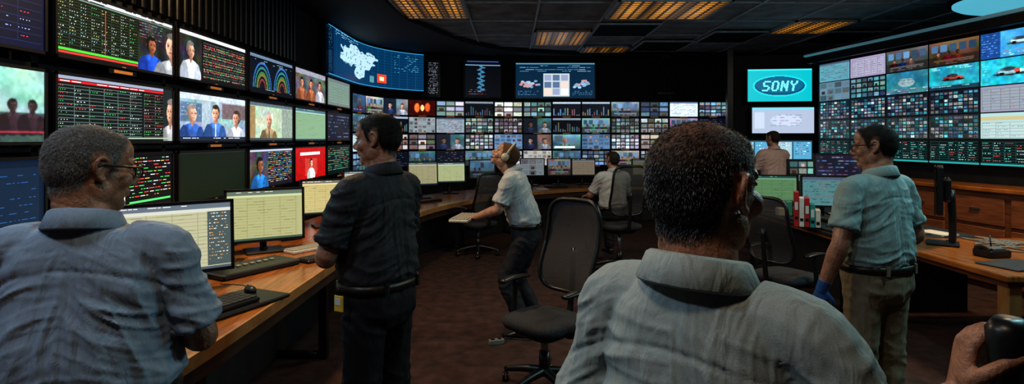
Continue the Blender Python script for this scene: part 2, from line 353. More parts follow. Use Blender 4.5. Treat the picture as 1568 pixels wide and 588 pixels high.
# ================================================================ LEFT VIDEO WALL MONITORS
def content_left(r,c):
    w,h=200,82
    if (r,c)==(0,1):
        a=cv(w,h,(.05,.07,.06)); rect(a,0,0,1,.05,(.8,.82,.84)); txt(a,.02,.01,.9,.05,[(.2,.2,.2)],.03,1,.6)
        rect(a,0,.06,1,.09,(.4,.45,.42))
        table(a,0,.12,.64,.86,15,8,(.04,.055,.05),(.16,.22,.19),[(.78,.85,.82),(.75,.8,.8),(.3,.75,.4),(.8,.8,.5),(.5,.7,.8)],.85)
        rect(a,0,.88,.64,.92,(.3,.8,.22)); rect(a,0,.93,.7,.96,(.7,.2,.2)); rect(a,.35,.12,.355,.86,(.8,.2,.2))
        b=a[:,int(.64*w):].copy(); b[int(.1*h):]=lown(b.shape[1],h,9,6)[int(.1*h):]*.22+np.array([.03,.04,.05]); txt(b,.05,.13,.7,.4,[(.5,.6,.6),(.6,.3,.3)],.05,1,.7)
        pers(b,.38,.5,.15,(.55,.34,.25),(.12,.28,.7),(.08,.07,.06),1.0,turn=.2); pers(b,1.0,.42,.24,(.72,.54,.46),(.6,.62,.64),(.35,.34,.33),1.0,turn=-.2)
        a[:,int(.64*w):]=grain(soft(b)); return a
    if (r,c)==(0,2):
        a=cv(w,h,(.06,.07,.08)); rect(a,0,0,1,.07,(.75,.77,.8)); b=a[:,:int(.3*w)].copy(); b[6:]=lown(b.shape[1],h,6,6)[6:]*.22+.04; pers(b,.5,.38,.17,(.72,.53,.44),(.78,.82,.88),(.4,.38,.36),1.1,turn=.2); a[:,:int(.3*w)]=grain(soft(b))
        for i in range(14):
            y=.14+i*.058
            for q in range(int(.32*w),w-2): 
                if random.random()<.8: a[int(y*h):int(y*h)+random.choice([1,2,3]),q]=np.array(random.choice([(.7,.15,.2),(.7,.15,.2),(.2,.6,.35),(.15,.5,.3),(.5,.5,.55)]) if i%3 else (.25,.3,.3))
        return a
    if (r,c)==(0,3):
        a=cv(w,h,(.04,.05,.09)); rect(a,0,0,1,.08,(.45,.55,.65)); rect(a,.02,.12,.98,.9,(.07,.09,.14))
        for k,col in enumerate([(.25,.45,.75),(.07,.09,.14),(.2,.55,.52),(.07,.09,.14),(.3,.5,.3),(.55,.48,.25),(.07,.09,.14),(.55,.26,.24),(.07,.09,.14)]):
            for cx in(.27,.73): elp(a,cx,.9,.2-.018*k,.72-.065*k,col,'t')
        txt(a,.03,.14,.97,.2,[(.6,.7,.8)],.05,1,.4); txt(a,.03,.92,.97,.97,[(.8,.3,.3),(.6,.7,.8)],.05,1,.6); a[:, ::3]*=.35; a[::4]*=.5; return a
    if (r,c)==(0,4):
        a=lown(w,h,12,6)*.4+.08; rect(a,0,0,1,.16,(.5,.5,.55)); 
        for x in(.2,.5,.8): pers(a,x,.42,.15,(.7,.48,.37),random.choice([(.55,.33,.22),(.7,.7,.74)]),(.15,.1,.1),.42)
        return grain(soft(a))
    if (r,c)==(0,5):
        a=cv(w,h,(.34,.4,.4)); table(a,.05,.1,.95,.9,8,5,(.4,.45,.44),(.3,.35,.33),[(.2,.25,.2)],.7); return a
    if (r,c)==(1,1):
        a=cv(w,h,(.05,.06,.07)); rect(a,0,0,1,.05,(.5,.55,.6)); rect(a,0,.06,.92,.1,(.7,.12,.15)); txt(a,.02,.08,.7,.1,[(1,.9,.9)],.05)
        table(a,0,.13,.68,.92,14,6,(.045,.055,.057),(.3,.35,.34),[(.8,.83,.8),(.8,.83,.8),(.3,.7,.4),(.8,.3,.3)],.8)
        table(a,.7,.13,.92,.92,14,2,(.03,.04,.04),(.25,.25,.25),[(.85,.85,.85),(.3,.75,.4),(.85,.3,.3)],.85)
        b=a[:,int(.9*w):].copy(); b[:]=(.12,.14,.16); pers(b,.8,.42,.22,(.75,.55,.46),(.6,.6,.62),(.42,.4,.38),2.2,turn=-.2); a[:,int(.9*w):]=soft(b); rect(a,0,.94,1,.96,(.55,.6,.55)); return a
    if (r,c)==(1,2):
        a=lown(w,h,16,8)*.3+np.array([.33,.42,.47]); rect(a,0,0,1,.12,(.66,.7,.75)); rect(a,.02,.2,.3,.6,(.3,.38,.47)); rect(a,.6,.15,1,.5,(.38,.33,.34)); rect(a,.3,.15,.42,.7,(.56,.62,.66)); txt(a,.03,.22,.28,.5,[(.6,.7,.8)],.08,1,.5)
        pers(a,.17,.42,.17,(.8,.59,.5),(.18,.31,.56),(.5,.47,.43),.42,turn=.22); pers(a,.5,.38,.17,(.8,.58,.48),(.22,.36,.6),(.2,.15,.12),.42,tie=(.65,.7,.75),turn=-.1); pers(a,.84,.46,.17,(.76,.54,.45),(.74,.76,.8),(.22,.18,.16),.42,turn=-.22)
        a=grain(soft(a)); rect(a,.0,.92,1,1,(.12,.15,.22)); txt(a,.05,.94,.9,.95,[(.9,.9,.9)],.05); return a
    if (r,c)==(1,3):
        a=lown(w,h,9,5)*.2+np.array([.5,.56,.48]); rect(a,0,0,1,.08,(.3,.35,.38)); rect(a,.72,.1,1,1,(.46,.51,.47)); rect(a,0,.1,.12,1,(.5,.42,.3))
        pers(a,.42,.42,.2,(.74,.53,.44),(.5,.42,.3),(.58,.56,.53),.42,tie=(.15,.25,.35),turn=-.18); a=grain(soft(a)); rect(a,0,.94,1,1,(.2,.25,.25)); return a
    if (r,c)==(1,4): a=sheet(w,h); return a*np.array([.62,.78,.76])
    if (r,c)==(1,5): return vid(w//2,h//2,[(.5,.7,.7)])
    if (r,c)==(2,1):
        a=cv(w,h,(.05,.05,.06)); rect(a,0,0,.52,.95,(.82,.83,.78)); table(a,.02,.1,.5,.9,14,6,(.84,.84,.81),(.7,.7,.7),[(.35,.35,.35),(.2,.5,.3)],.5)
        txt(a,.56,.06,.98,.75,[(.85,.85,.85),(.3,.8,.4),(.9,.3,.25),(.9,.7,.3)],.06,1,.75); rect(a,.0,.84,.56,.9,(.45,.78,.25)); rect(a,.56,.8,.98,.84,(.3,.75,.4)); return a
    if (r,c)==(2,2):
        a=cv(w,h,(.08,.095,.085)); rect(a,0,0,1,.02,(.14,.15,.14)); return a
    if (r,c)==(2,3):
        a=cv(w,h,(.1,.12,.16)); txt(a,.4,.08,.98,.9,[(.2,.6,.8),(.75,.3,.3),(.3,.65,.4),(.75,.75,.8),(.75,.65,.3)],.05,1,.8); b=a[:,:int(.4*w)].copy(); b[:]=lown(b.shape[1],h,7,6)*.35+.06; pers(b,.55,.4,.19,(.5,.32,.23),(.15,.4,.65),(.08,.06,.05),1.0,turn=.2); a[:,:int(.4*w)]=grain(soft(b)); rect(a,0,0,1,.05,(.6,.65,.7)); return a
    if (r,c)==(2,4):
        a=cv(w,h,(.58,.07,.07)); rect(a,.15,.15,.8,.25,(.8,.76,.76)); rect(a,.3,.35,.7,.9,(.64,.22,.18)); pers(a,.5,.5,.13,(.8,.62,.52),(.85,.85,.85),(.2,.1,.1),.42); return grain(soft(a))
    if (r,c)==(2,5):
        a=cv(w,h,(.05,.12,.09)); txt(a,.03,.08,.97,.92,[(.3,.6,.42),(.55,.7,.62),(.7,.45,.3)],.07,1,.7); return a
    if c==0 and r==0:
        a=cv(w,h,(.05,.07,.17)); table(a,.3,.1,.98,.9,7,5,(.05,.06,.15),(.12,.14,.3),[(.8,.2,.3),(.5,.6,.9),(.7,.7,.85)],.5); return a
    if c==0 and r==1:
        a=lown(w,h,9,6)*.2+np.array([.40,.56,.53]); rect(a,.55,.05,.75,.45,(.62,.76,.75)); rect(a,.0,.6,1,1,(.22,.29,.27)); 
        for x in(.6,.7,.82,.93): pers(a,x,.5,.08,(.25,.2,.2),(.2,.15,.18),(.1,.1,.1),.42)
        rect(a,.5,.85,1,.88,(.6,.2,.25)); return grain(soft(a,2))
    a=cv(w,h,(.05,.1,.17)); rect(a,.06,.1,.97,.9,(.06,.13,.22)); txt(a,.6,.2,.95,.8,[(.15,.3,.45)],.1,1,.5); return a
ROWZ=[(2.22,2.68),(1.66,2.13),(1.11,1.59)]
y0=3.60
for c in range(-1,6):
    ya=y0+(c-1)*1.325; yb=ya+1.265
    for r,(z0,z1) in enumerate(ROWZ):
        mb=MB(); w,h=yb-ya,z1-z0
        mb.screen(content_left(r,max(c,0)),TR((0,-.031,0)),w-.04,h-.04)
        mb.box((0,.02,0),(w,.1,h),BLK,b=.008)
        for s in(-1,1):
            mb.box((s*(w/2-.01),-.033,0),(.02,.012,h),BLK); mb.box((0,-.033,s*(h/2-.01)),(w,.012,.02),BLK)
        mb.box((.0,-.04,-h/2+.008),(.04,.005,.006),AMBER)
        mb.box((0,-.01,-h/2-.03),(.3,.05,.035),BLKM); mb.box((0,-.036,-h/2-.03),(.2,.004,.022),AMBER)
        mb.obj('wall_monitor',None,(-2.93,(ya+yb)/2,(z0+z1)/2),rad(90))
mb=MB()
for c in range(-1,7): mb.box((0,y0+(c-1)*1.325-.03,1.36),(.08,.05,2.66),BLKM)
for z in(1.08,1.63,2.16,2.69): mb.box((0,5.2,z),(.08,9.3,.03),BLKM)
mb.obj('monitor_rack_frame',None,(-3.04,0,0))
mb=MB()
for i in range(30): mb.box((0,4.4+i*.12,3.16),(.06,.05,.8),BLKM,b=.01)
mb.obj('acoustic_slats',None,(-3.03,0,0))
def upper(u0,u1,z0,z1,a,name):
    s0,s1=s_at_u(u0),s_at_u(u1)
    w,h=s1-s0,z1-z0
    def wf(x,z,dn=0.03):
        p,t=at(s0+w/2+x); return (p[0]+t[1]*dn,p[1]-t[0]*dn,z0+h/2+z)
    mb=MB(); mb.screen(a,None,w,h,warp=wf,maxrun=8)
    n=24; rings=[]
    for i in range(n+1):
        x=-w/2-.03+(w+.06)*i/n
        rings.append([wf(x,-h/2-.025,.0),wf(x,h/2+.025,.0),wf(x,h/2+.025,-.06),wf(x,-h/2-.025,-.06)])
    mb.loft(rings,BLK,False)
    return mb.obj(name)
a=cv(260,130,(.03,.17,.27)); rect(a,0,0,.07,1,(.02,.1,.17)); txt(a,.01,.05,.06,.95,[(.2,.5,.65),(.3,.6,.75)],.03,1,.8)
for i in range(1,14): rect(a,.1,i/14,1,i/14+.002,(.06,.25,.35))
for i in range(2,18): rect(a,i/18,.02,i/18+.001,1,(.06,.25,.35))
H_,W_=a.shape[:2]
for i in range(H_):
    for j in range(W_):
        x,y=j/W_,i/H_
        n=noise.noise(V((x*9,y*5,2.2)))*.35+noise.noise(V((x*25,y*14,5)))*.2
        if ((x-.4)/.27)**2+((y-.42)/.3)**2+n*2.2<.8 or ((x-.47)/.09)**2+((y-.72)/.2)**2+n<.7: a[i,j]=(.58,.69,.72) if noise.noise(V((x*40,y*22,1)))<.33 else (.3,.45,.52)
rect(a,.66,.66,.74,.88,(.85,.25,.15)); rect(a,.68,.72,.72,.82,(1,.7,.6)); rect(a,.59,.74,.63,.9,(.3,.45,.5))
txt(a,.1,.03,.45,.12,[(.6,.8,.85)],.04); txt(a,.8,.1,.97,.6,[(.35,.65,.75)],.05,1,.5); rect(a,0,.0,1,.012,(.2,.55,.7)); rect(a,0,.985,1,1,(.2,.55,.7))
upper(500,648,2.735,3.53,a,'projection_screen')
a=cv(30,90,(.01,.01,.015)); txt(a,.1,.05,.9,.95,[(.5,.5,.55),(.3,.3,.35)],.04,1,.6); upper(653,672,2.64,3.4,a,'projection_screen')
a=cv(60,80,(.02,.03,.06)); rect(a,.05,0,.95,.02,(.2,.3,.5)); 
for i in range(22): elp(a,.45+.06*math.sin(i*1.7),.15+i*.033,.04+.03*random.random(),.02,(.2,.38,.5))
rect(a,0,.1,1,.12,(.4,.5,.6)); txt(a,.1,.8,.6,.95,[(.5,.2,.2),(.4,.4,.5)],.06); upper(712,766,2.64,3.45,a,'projection_screen')
a=cv(160,84,(.05,.13,.2)); rect(a,0,0,1,.04,(.3,.45,.55)); rect(a,.35,.3,.68,.95,(.6,.64,.66)); 
for i in range(3):
    for j in range(3): rect(a,.36+i*.107,.33+j*.2,.45+i*.107,.5+j*.2,random.choice([(.85,.86,.88),(.45,.5,.6),(.75,.65,.6),(.3,.35,.45)]))
for cx in(.17,.84):
    for k in range(30): elp(a,cx+random.gauss(0,.055),.6+random.gauss(0,.05),.022,.03,random.choice([(.5,.6,.67),(.6,.45,.45),(.4,.5,.6)]))
txt(a,.05,.08,.95,.25,[(.3,.5,.65),(.5,.6,.7)],.05,1,.5); txt(a,.03,.8,.3,.95,[(.3,.45,.6)],.05); txt(a,.72,.8,.97,.95,[(.3,.45,.6)],.05)
upper(790,910,2.62,3.42,a,'projection_screen')
mb=MB(); sB0=s_at_u(537); sB1=s_at_u(1113); n=14; pt=(sB1-sB0)/n
for i in range(n):
    p,t=at(sB0+pt*(i+.5)); rz=math.atan2(t[1],t[0])
    for r in range(4):
        z=2.55-.37*(r+.5)
        M=TR((p[0]+t[1]*.03,p[1]-t[0]*.03,z),rz)
        a=vid(54,31)
        if (i,r)==(3,0): a=cv(54,31,(.2,.05,.02)); elp(a,.3,.5,.1,.3,(.8,.4,.2)); elp(a,.7,.45,.1,.3,(.7,.3,.15)); elp(a,.5,.5,.07,.2,(.95,.75,.5)); a=grain(soft(a,2),.3)
        mb.screen(a,M@TR((0,-.021,0)),pt-.035,.33)
        mb.box((0,.015,0),(pt-.01,.07,.36),BLK,M,b=.006)
        mb.box((0,-.025,-.178),(.18,.006,.012),AMBER,M)
mb.obj('video_wall')
mb=MB()
for x in(-.08,0,.09,.16): mb.tube([(x,0,3.6),(x*.6+.02,-.02,3.2),(x*1.3,0,2.9),(x*.8,0,2.62)],.012,BLKM,6)
mb.box((.03,0,2.72),(.4,.06,.04),BLKM); mb.box((.03,0,3.55),(.2,.1,.1),BLKM); mb.obj('hanging_cables',None,(3.45,12.85,0))
# ================================================================ RIGHT VIDEO WALL
A=V((5.4,9.95,0));B=V((5.95,6.35,0)); D=(B-A); LR=D.length; D.normalize(); rzR=math.atan2(D.y,D.x)
mb=MB()
def car(a,cx,cy,s,c):
    c=np.array(c)
    elp(a,cx,cy+s*.5,s*1.15,s*.25,tuple(c*.25)); elp(a,cx,cy+s*.1,s,s*.42,c,sh=.3); elp(a,cx-s*.1,cy-s*.3,s*.55,s*.38,tuple(c*.5)); elp(a,cx-s*.05,cy-s*.32,s*.4,s*.25,(.12,.2,.25)); elp(a,cx-s*.55,cy+s*.42,s*.17,s*.3,(.05,.05,.06)); elp(a,cx+s*.55,cy+s*.42,s*.17,s*.3,(.05,.05,.06)); rect(a,cx-s*.8,cy+s*.05,cx+s*.8,cy+s*.09,tuple(np.clip(c*1.3,0,1)))
def cr(r,c):
    w,h=84,42
    if (r,c)==(0,4): a=cv(w,h,(.12,.42,.6))+lown(w,h,9,5)*.18; rect(a,0,0,.35,1,(.1,.24,.45)); txt(a,.03,.1,.3,.9,[(.5,.7,.9)],.1,1,.6); car(a,.68,.42,.2,(.6,.72,.78)); txt(a,.4,.78,.95,.95,[(.6,.3,.35),(.8,.85,.9)],.08,1); return grain(soft(a))
    if (r,c)==(1,4): a=cv(w,h,(.05,.5,.56))+lown(w,h,9,5)*.2; car(a,.5,.5,.24,(.5,.66,.7)); elp(a,.62,.5,.05,.07,(.7,.28,.22)); rect(a,.8,.15,1,.5,(.1,.3,.45)); rect(a,.0,.1,.2,.6,(.15,.6,.66)); txt(a,.02,.15,.18,.55,[(.7,.9,.9)],.1,1,.6); txt(a,.82,.2,.98,.45,[(.7,.8,.9)],.08); return grain(soft(a),.3)
    if (r,c)==(1,3): a=cv(w,h,(.03,.4,.46))+lown(w,h,9,5)*.2; car(a,.5,.5,.2,(.48,.2,.17)); rect(a,0,.84,1,1,(.1,.2,.25)); txt(a,.05,.06,.9,.2,[(.7,.9,.9)],.08); txt(a,.05,.87,.9,.95,[(.6,.8,.8)],.08); return grain(soft(a),.3)
    if (r,c)==(1,2): a=cv(w,h,(.04,.28,.34))+lown(w,h,9,5)*.2; elp(a,.5,.5,.2,.2,(.45,.52,.54)); txt(a,.3,.4,.7,.6,[(.15,.25,.3)],.1); txt(a,0,.8,1,1,[(.8,.8,.8),(.6,.3,.3)],.08); return grain(soft(a))
    if (r,c)==(2,4): a=cv(w,h,(.46,.48,.52)); table(a,.02,.1,.98,.9,7,6,(.48,.5,.53),(.38,.4,.43),[(.6,.3,.3),(.25,.3,.38),(.25,.5,.6)],.6); return a
    if (r,c)==(3,4): a=cv(w,h,(.55,.64,.64)); rect(a,0,.15,1,.28,(.62,.56,.42)); table(a,.02,.35,.98,.95,5,4,(.58,.66,.65),(.45,.52,.52),[(.25,.38,.38)],.6); return a
    if (r,c)==(0,3): return vid(w,h,[(.65,.5,.4)],.72,['wide'],.1)
    if (r,c)==(0,2): return vid(w,h,[(.6,.58,.55)],.72,['wide'],.2)
    if (r,c)==(0,1): a=cv(w,h,(.5,.48,.58)); table(a,.05,.1,.95,.9,8,5,(.55,.53,.62),(.43,.4,.48),[(.25,.2,.3)]); return a
    if r==4: a=cv(w,h,(.03,.06,.07)); table(a,.02,.08,.98,.88,8,5,(.03,.06,.07),(.08,.2,.2),[(.3,.7,.65),(.5,.8,.75),(.7,.7,.7),(.7,.3,.3)],.85); rect(a,0,.92,1,1,(.15,.5,.5)); return a
    if r in(2,3):
        a=cv(w,h,(.07,.09,.13) if r==2 else (.13,.16,.16))
        for i in range(10):
            for j in range(6): 
                if random.random()<.85:
                    x,y=.03+i/10.3,.06+j/6.4; c0=np.array(random.choice([(.45,.43,.42),(.26,.46,.54),(.36,.34,.42),(.52,.58,.58),(.22,.5,.52),(.18,.26,.34)]))*random.uniform(.5,1.15); rect(a,x,y,x+.075,y+.11,tuple(c0)); rect(a,x+.01,y+.05,x+.05,y+.09,tuple(c0*random.uniform(.4,1.5)))
        return grain(a,.3)
    return vid(w,h,[(.35,.62,.68),(.42,.55,.62),(.36,.6,.62)],.8,['multi','pale','sheet','multi'])
for c in range(7):
    for r in range(5):
        cw=LR/5; p=A+D*(cw*(c+.5)); z=2.99-.325*(r+.5)
        M=TR((p.x,p.y,z),rzR); mb.screen(cr(r,min(c,4)) if c<5 else vid(60,30),M@TR((0,-.021,0)),cw-.02,.31)
        mb.box((0,.02,0),(cw,.08,.325),BLK,M)
M=TR(A+D*(LR*.7),rzR)
mb.box((0,.12,1.6),(LR*1.4+.3,.1,3.1),DKWALL,M); 
TRIM=mat('cyan_edge_trim',(.25,.32,.35),.3,.5,emit=(.1,.3,.38),es=.25,nscale=5,namt=.1)
mb.box((0,.0,3.16),(LR*1.4+.4,.4,.04),TRIM,M,b=.02); mb.box((0,.0,3.08),(LR*1.4+.3,.3,.12),BLKM,M)
mb.obj('video_wall')
M=TR((4.78,10.5,0),rad(-8))
mb=MB(); mb.box((0,.14,1.7),(1.45,.12,3.1),DKWALL,M); mb.box((-.72,.05,1.75),(.1,.16,3.2),BLKM,M); mb.obj('equipment_partition')
a=cv(120,66,(.02,.56,.6)); rect(a,0,0,1,.04,(.2,.72,.76)); elp(a,.5,.52,.42,.33,(.1,.68,.72)); elp(a,.5,.52,.39,.29,(.02,.25,.36)); elp(a,.5,.5,.37,.25,(.02,.32,.42))
x=27
for ch in "SONY":
    for i,row in enumerate(FONT[ch]):
        for j,b in enumerate(row):
            if b=='1': a[24+i*3:24+i*3+3,x+int(j*2.6)+(6-i)//2:x+int(j*2.6)+4+(6-i)//2]=(.4,.78,.78)
    x+=17
def flatmon(name,a,c,w,h,rz,rx=0):
    mb=MB(); mb.screen(a,TR((0,-.026,0)),w-.03,h-.03); mb.box((0,.012,0),(w,.07,h),BLK,b=.008); 
    for s in(-1,1): mb.box((s*(w/2-.008),-.028,0),(.016,.01,h),BLK); mb.box((0,-.028,s*(h/2-.008)),(w,.01,.016),BLK)
    mb.box((0,.07,0),(.12,.08,.12),BLKM)
    return mb.obj(name,None,c,rz,rx)
flatmon('wall_monitor',a,(4.88,10.38,2.67),1.14,.62,rad(-8))
a=cv(90,42,(.52,.58,.66)); rect(a,0,0,1,.1,(.4,.65,.7)); elp(a,.55,.5,.25,.22,(.6,.64,.7)); txt(a,.3,.3,.8,.75,[(.38,.4,.48),(.5,.42,.42)],.1,1,.6); rect(a,.05,.2,.2,.8,(.62,.66,.7))
flatmon('wall_monitor',soft(a),(4.93,10.36,2.03),1.1,.5,rad(-8))
a=cv(100,36,(.15,.3,.36)); 
for i in range(4): rect(a,i*.25+.01,.05,i*.25+.24,.95,random.choice([(.3,.5,.6),(.15,.35,.5),(.5,.6,.65)])); txt(a,i*.25+.03,.1,i*.25+.22,.9,[(.8,.85,.9),(.1,.2,.3),(.8,.3,.3)],.12,1,.6)
flatmon('wall_monitor',a,(4.75,10.34,1.45),1.35,.45,rad(-8))
# ================================================================ DESKS
def slabpath(front,width,z0,z1,m,mb,inset=0,k=6):
    P,_=catm([(x,y,0) for x,y in front],k); rings=[]
    for i,p in enumerate(P):
        d=(P[min(i+1,len(P)-1)]-P[max(i-1,0)]).normalized(); nn=V((-d.y,d.x,0)); a=p+nn*inset; b=p+nn*width
        rings.append([a+V((0,0,z0)),a+V((0,0,z1)),b+V((0,0,z1)),b+V((0,0,z0))])
    mb.loft(rings,m,False); return P
DF=[(-1.75,-1.8),(-1.7,.4),(-1.56,1.5),(-1.40,2.4),(-1.36,4.4),(-1.32,6.2),(-1.05,7.8),(-.2,9.5),(1.0,10.6),(2.4,11.15),(4.3,11.3)]
mb=MB()
slabpath(DF,1.1,.71,.75,WOOD,mb); slabpath(DF,.012,.69,.752,mat('desk_edge',(.45,.22,.08),.35,nscale=10,namt=.2),mb,-.006)
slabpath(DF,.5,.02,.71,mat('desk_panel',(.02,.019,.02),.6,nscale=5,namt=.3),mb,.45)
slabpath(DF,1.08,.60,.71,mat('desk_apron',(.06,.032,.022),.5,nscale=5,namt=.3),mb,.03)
P,_=catm([(x,y,0) for x,y in DF],6)
for i in range(4,len(P)-2,5):
    p=P[i]; d=(P[i+1]-P[i-1]).normalized(); nn=V((-d.y,d.x,0)); q=p+nn*.1
    mb.box((q.x,q.y,.32),(.06,.06,.64),BLKM,rz=math.atan2(d.y,d.x)); mb.tube([q+V((0,0,.03)),q+nn*.4+V((0,0,.03))],.03,BLKM,8)
mb.obj('control_desk')
def desk_monitor(u,v,d,w,h,rz,a,zt=.75,rx=-.06,name='desktop_monitor'):
    x=(u-784)/FL*d; zc=CH-(v-HZ)/FL*d
    zc=max(zc,zt+h/2+.05)
    mb=MB(); hc=zc-zt
    Mx=TR((0,0,hc),0,rx)
    mb.screen(a,Mx@TR((0,-.022,0)),w-.04,h-.04); mb.box((0,.01,0),(w,.05,h),BLK,Mx,b=.01)
    for s in(-1,1): mb.box((s*(w/2-.01),-.024,0),(.02,.01,h),BLK,Mx); mb.box((0,-.024,s*(h/2-.01)),(w,.01,.02),BLK,Mx)
    mb.box((0,.06,0),(w*.5,.06,h*.5),BLK,Mx,b=.02)
    mb.tube([(0,.09,hc),(0,.1,.05),(0,.05,.015)],[.03,.028,.03],BLK,8)
    mb.box((0,.03,.011),(w*.5,.24,.02),BLK,b=.008)
    return mb.obj(name,None,(x,d,zt+.001),rz)
desk_monitor(268,366,3.5,.66,.45,rad(40),sheet(120,80,.22)*.8)
desk_monitor(406,329,4.75,.62,.44,rad(32),sheet(110,74)*np.array([.76,.77,.66]))
desk_monitor(500,301,6.1,.54,.38,rad(30),sheet(90,60)*np.array([.86,.8,.66]))
desk_monitor(555,283,7.3,.52,.38,rad(35),sheet(80,56)*.7)
desk_monitor(647,266,9.0,.5,.38,rad(28),sheet(70,50)*np.array([.65,.65,.6]))
desk_monitor(690,264,9.8,.52,.36,rad(22),sheet(70,50)*np.array([.7,.76,.7]))
desk_monitor(738,259,10.6,.5,.36,rad(15),vid(60,40)*np.array([.5,.6,.6]))
for u,d,kk in((815,11.4,.7),(856,11.6,.8),(893,11.7,.6),(985,12.0,.5),(1030,12.0,.6)):
    desk_monitor(u,256,d,.5,.36,rad(5),(sheet(50,36)*.8 if random.random()<.4 else vid(50,36))*kk)
def keyboard(loc,rz,w=.45,d=.16,body=BLK,keys=KEY,nx=15,name='keyboard',rx=0):
    mb=MB(); mb.box((0,0,.013),(w,d,.024),body,b=.006)
    for i in range(nx):
        for j in range(5):
            if j==0 and 4<i<10:
                if i==5: mb.box((-w/2+w*(7.5)/nx,-d/2+d*.1+.008,.028),(w*5/nx-.003,d/6-.003,.01),keys,b=.002)
                continue
            mb.box((-w/2+w*(i+.5)/nx*.98+.003,-d/2+d*(j+.5)/5.4+.008,.028),(w/nx-.004,d/6-.003,.01),keys,b=.002)
    return mb.obj(name,None,loc,rz,rx)
keyboard((-1.66,3.0,.775),rad(66),.62,.22)
mb=MB(); mb.box((0,0,.0135),(.85,.34,.021),BLK,b=.008); mb.obj('keyboard_tray',None,(-1.65,3.08,.751),rad(66))
GK=mat('grey_keys',(.35,.34,.3),.5,nscale=40,namt=.1)
keyboard((-1.72,4.85,.751),rad(55),.42,.15,CREAM,GK)
keyboard((-1.52,4.45,.751),rad(60),.3,.14,nx=10)
mb=MB(); mb.box((0,0,.021),(.62,.3,.04),BLK,b=.01); 
for i in range(8): mb.box((-.2+i*.055,.02,.045),(.03,.03,.012),GK,b=.003)
mb.obj('control_panel',None,(-1.88,4.1,.751),rad(60))
keyboard((-1.6,6.0,.751),rad(60)); keyboard((-1.25,8.5,.751),rad(55)); keyboard((-.4,10.0,.751),rad(35)); keyboard((.85,11.0,.751),rad(20)); keyboard((2.6,11.5,.751),rad(5))
def mouse(loc,rz):
    mb=MB(); rings=[]
    for z,k in((0,.95),(.012,1),(.024,.85),(.033,.5),(.036,.15)):
        rings.append([(.03*k*math.cos(a*math.pi/8),.052*k*math.sin(a*math.pi/8),z) for a in range(16)])
    mb.loft(rings,BLK); mb.box((0,.03,.033),(.006,.02,.01),STEEL); mb.tube([(0,.05,.01),(.03,.15,.006),(-.05,.3,.006)],.003,BLK,5); mb.obj('computer_mouse',None,loc,rz)
mouse((-1.58,3.43,.776),rad(50)); mouse((-1.66,5.3,.751),rad(50)); mouse((-1.5,6.5,.751),rad(40))
def phone(loc,rz,name='desk_phone'):
    mb=MB(); M=TR((0,0,.045),0,rad(12)); mb.box((0,0,0),(.2,.2,.045),BLK,M,b=.01); mb.tube([(-.07,-.08,.05),(-.07,0,.065),(-.07,.08,.05)],[.022,.014,.022],BLK,8,M)
    for i in range(3):
        for j in range(4): mb.box((.0+i*.03,-.06+j*.03,.028),(.02,.018,.01),GK,M)
    mb.obj(name,None,loc,rz)
phone((-2.1,5.35,.752),rad(40)); phone((.2,10.6,.752),rad(20))
def cables(name,loc,pts_list,r=.004,m=BLK):
    mb=MB()
    for pts in pts_list: mb.tube(pts,r,m,6,k=6)
    mb.obj(name,None,loc)
cl=[]
for i in range(7): cl.append([(random.uniform(-.2,.2),random.uniform(-.4,.4),.006) for _ in range(6)])
cables('desk_cables',(-2.27,4.1,.75),cl)
mb=MB(); mb.box((0,0,.02),(.13,.05,.04),mat('grey_cable',(.2,.2,.19),.5,nscale=10,namt=.3),b=.006)
for i in range(2): mb.box((-.03+i*.06,0,.041),(.03,.03,.004),BLK)
mb.obj('power_strip',None,(-.13,4.7,0),rad(20))
def paperstack(loc,rz,n=4):
    mb=MB()
    for i in range(n): mb.box((random.uniform(-.01,.01),random.uniform(-.01,.01),.003+i*.004),(.21,.29,.003),PAPER,rz=random.uniform(-.2,.2))
    mb.obj('paper_stack',None,loc,rz)
paperstack((-1.75,6.95,.75),.6); paperstack((.55,10.6,.75),.2)
mb=MB()
DT=mat('dark_laminate',(.035,.037,.042),.35,nscale=8,namt=.3)
mb.box((3.85,6.6,.735),(1.35,2.3,.04),DT,b=.01); mb.box((3.85,6.6,.70),(1.3,2.25,.03),WOOD)
mb.box((3.95,6.6,.35),(1.0,2.1,.68),mat('desk_panel'))
for y in(5.55,7.65): mb.box((3.25,y,.34),(.06,.06,.68),BLKM)
mb.box((3.45,6.2,.765),(.5,1.0,.03),BLK,b=.01)
for i in range(10): mb.box((3.3+.03*(i%5)*2,5.85+.08*(i//5),.785),(.035,.04,.012),KEY)
mb.obj('console_desk')
tx=sheet(60,40)*np.array([.38,.56,.48]); tx2=vid(60,40,[(.4,.6,.6)])
desk_monitor(1183,289,7.35,.6,.36,rad(-12),tx,zt=.756)
desk_monitor(1262,293,6.5,.5,.36,rad(-15),vid(60,40,[(.3,.5,.5)],.8,['sheet']),zt=.756)
desk_monitor(1283,257,7.1,.55,.36,rad(-15),vid(50,36,[(.5,.6,.6)]),zt=.756)
desk_monitor(1235,262,7.65,.5,.32,rad(-5),tx2,zt=.756)
desk_monitor(1318,268,7.3,.4,.3,rad(-20),tx*.8,zt=.756)
mb=MB(); RED=mat('red_binder',(.5,.03,.03),.45,nscale=20,namt=.15); TEALB=mat('teal_binder',(.05,.3,.3),.5,nscale=20,namt=.1)
for i,(h,m) in enumerate(((.36,RED),(.3,PAPER),(.3,RED),(.24,TEALB),(.18,CREAM))):
    mb.box((0+i*.05,0,h/2),(.045,.18,h),m,b=.004); mb.box((i*.05,-.091,h*.6),(.03,.004,.08),PAPER); mb.box((i*.05,-.091,h*.25),(.03,.004,.03),BLK)
mb.obj('binders',None,(3.0,6.0,.781),rad(-25))
mb=MB()
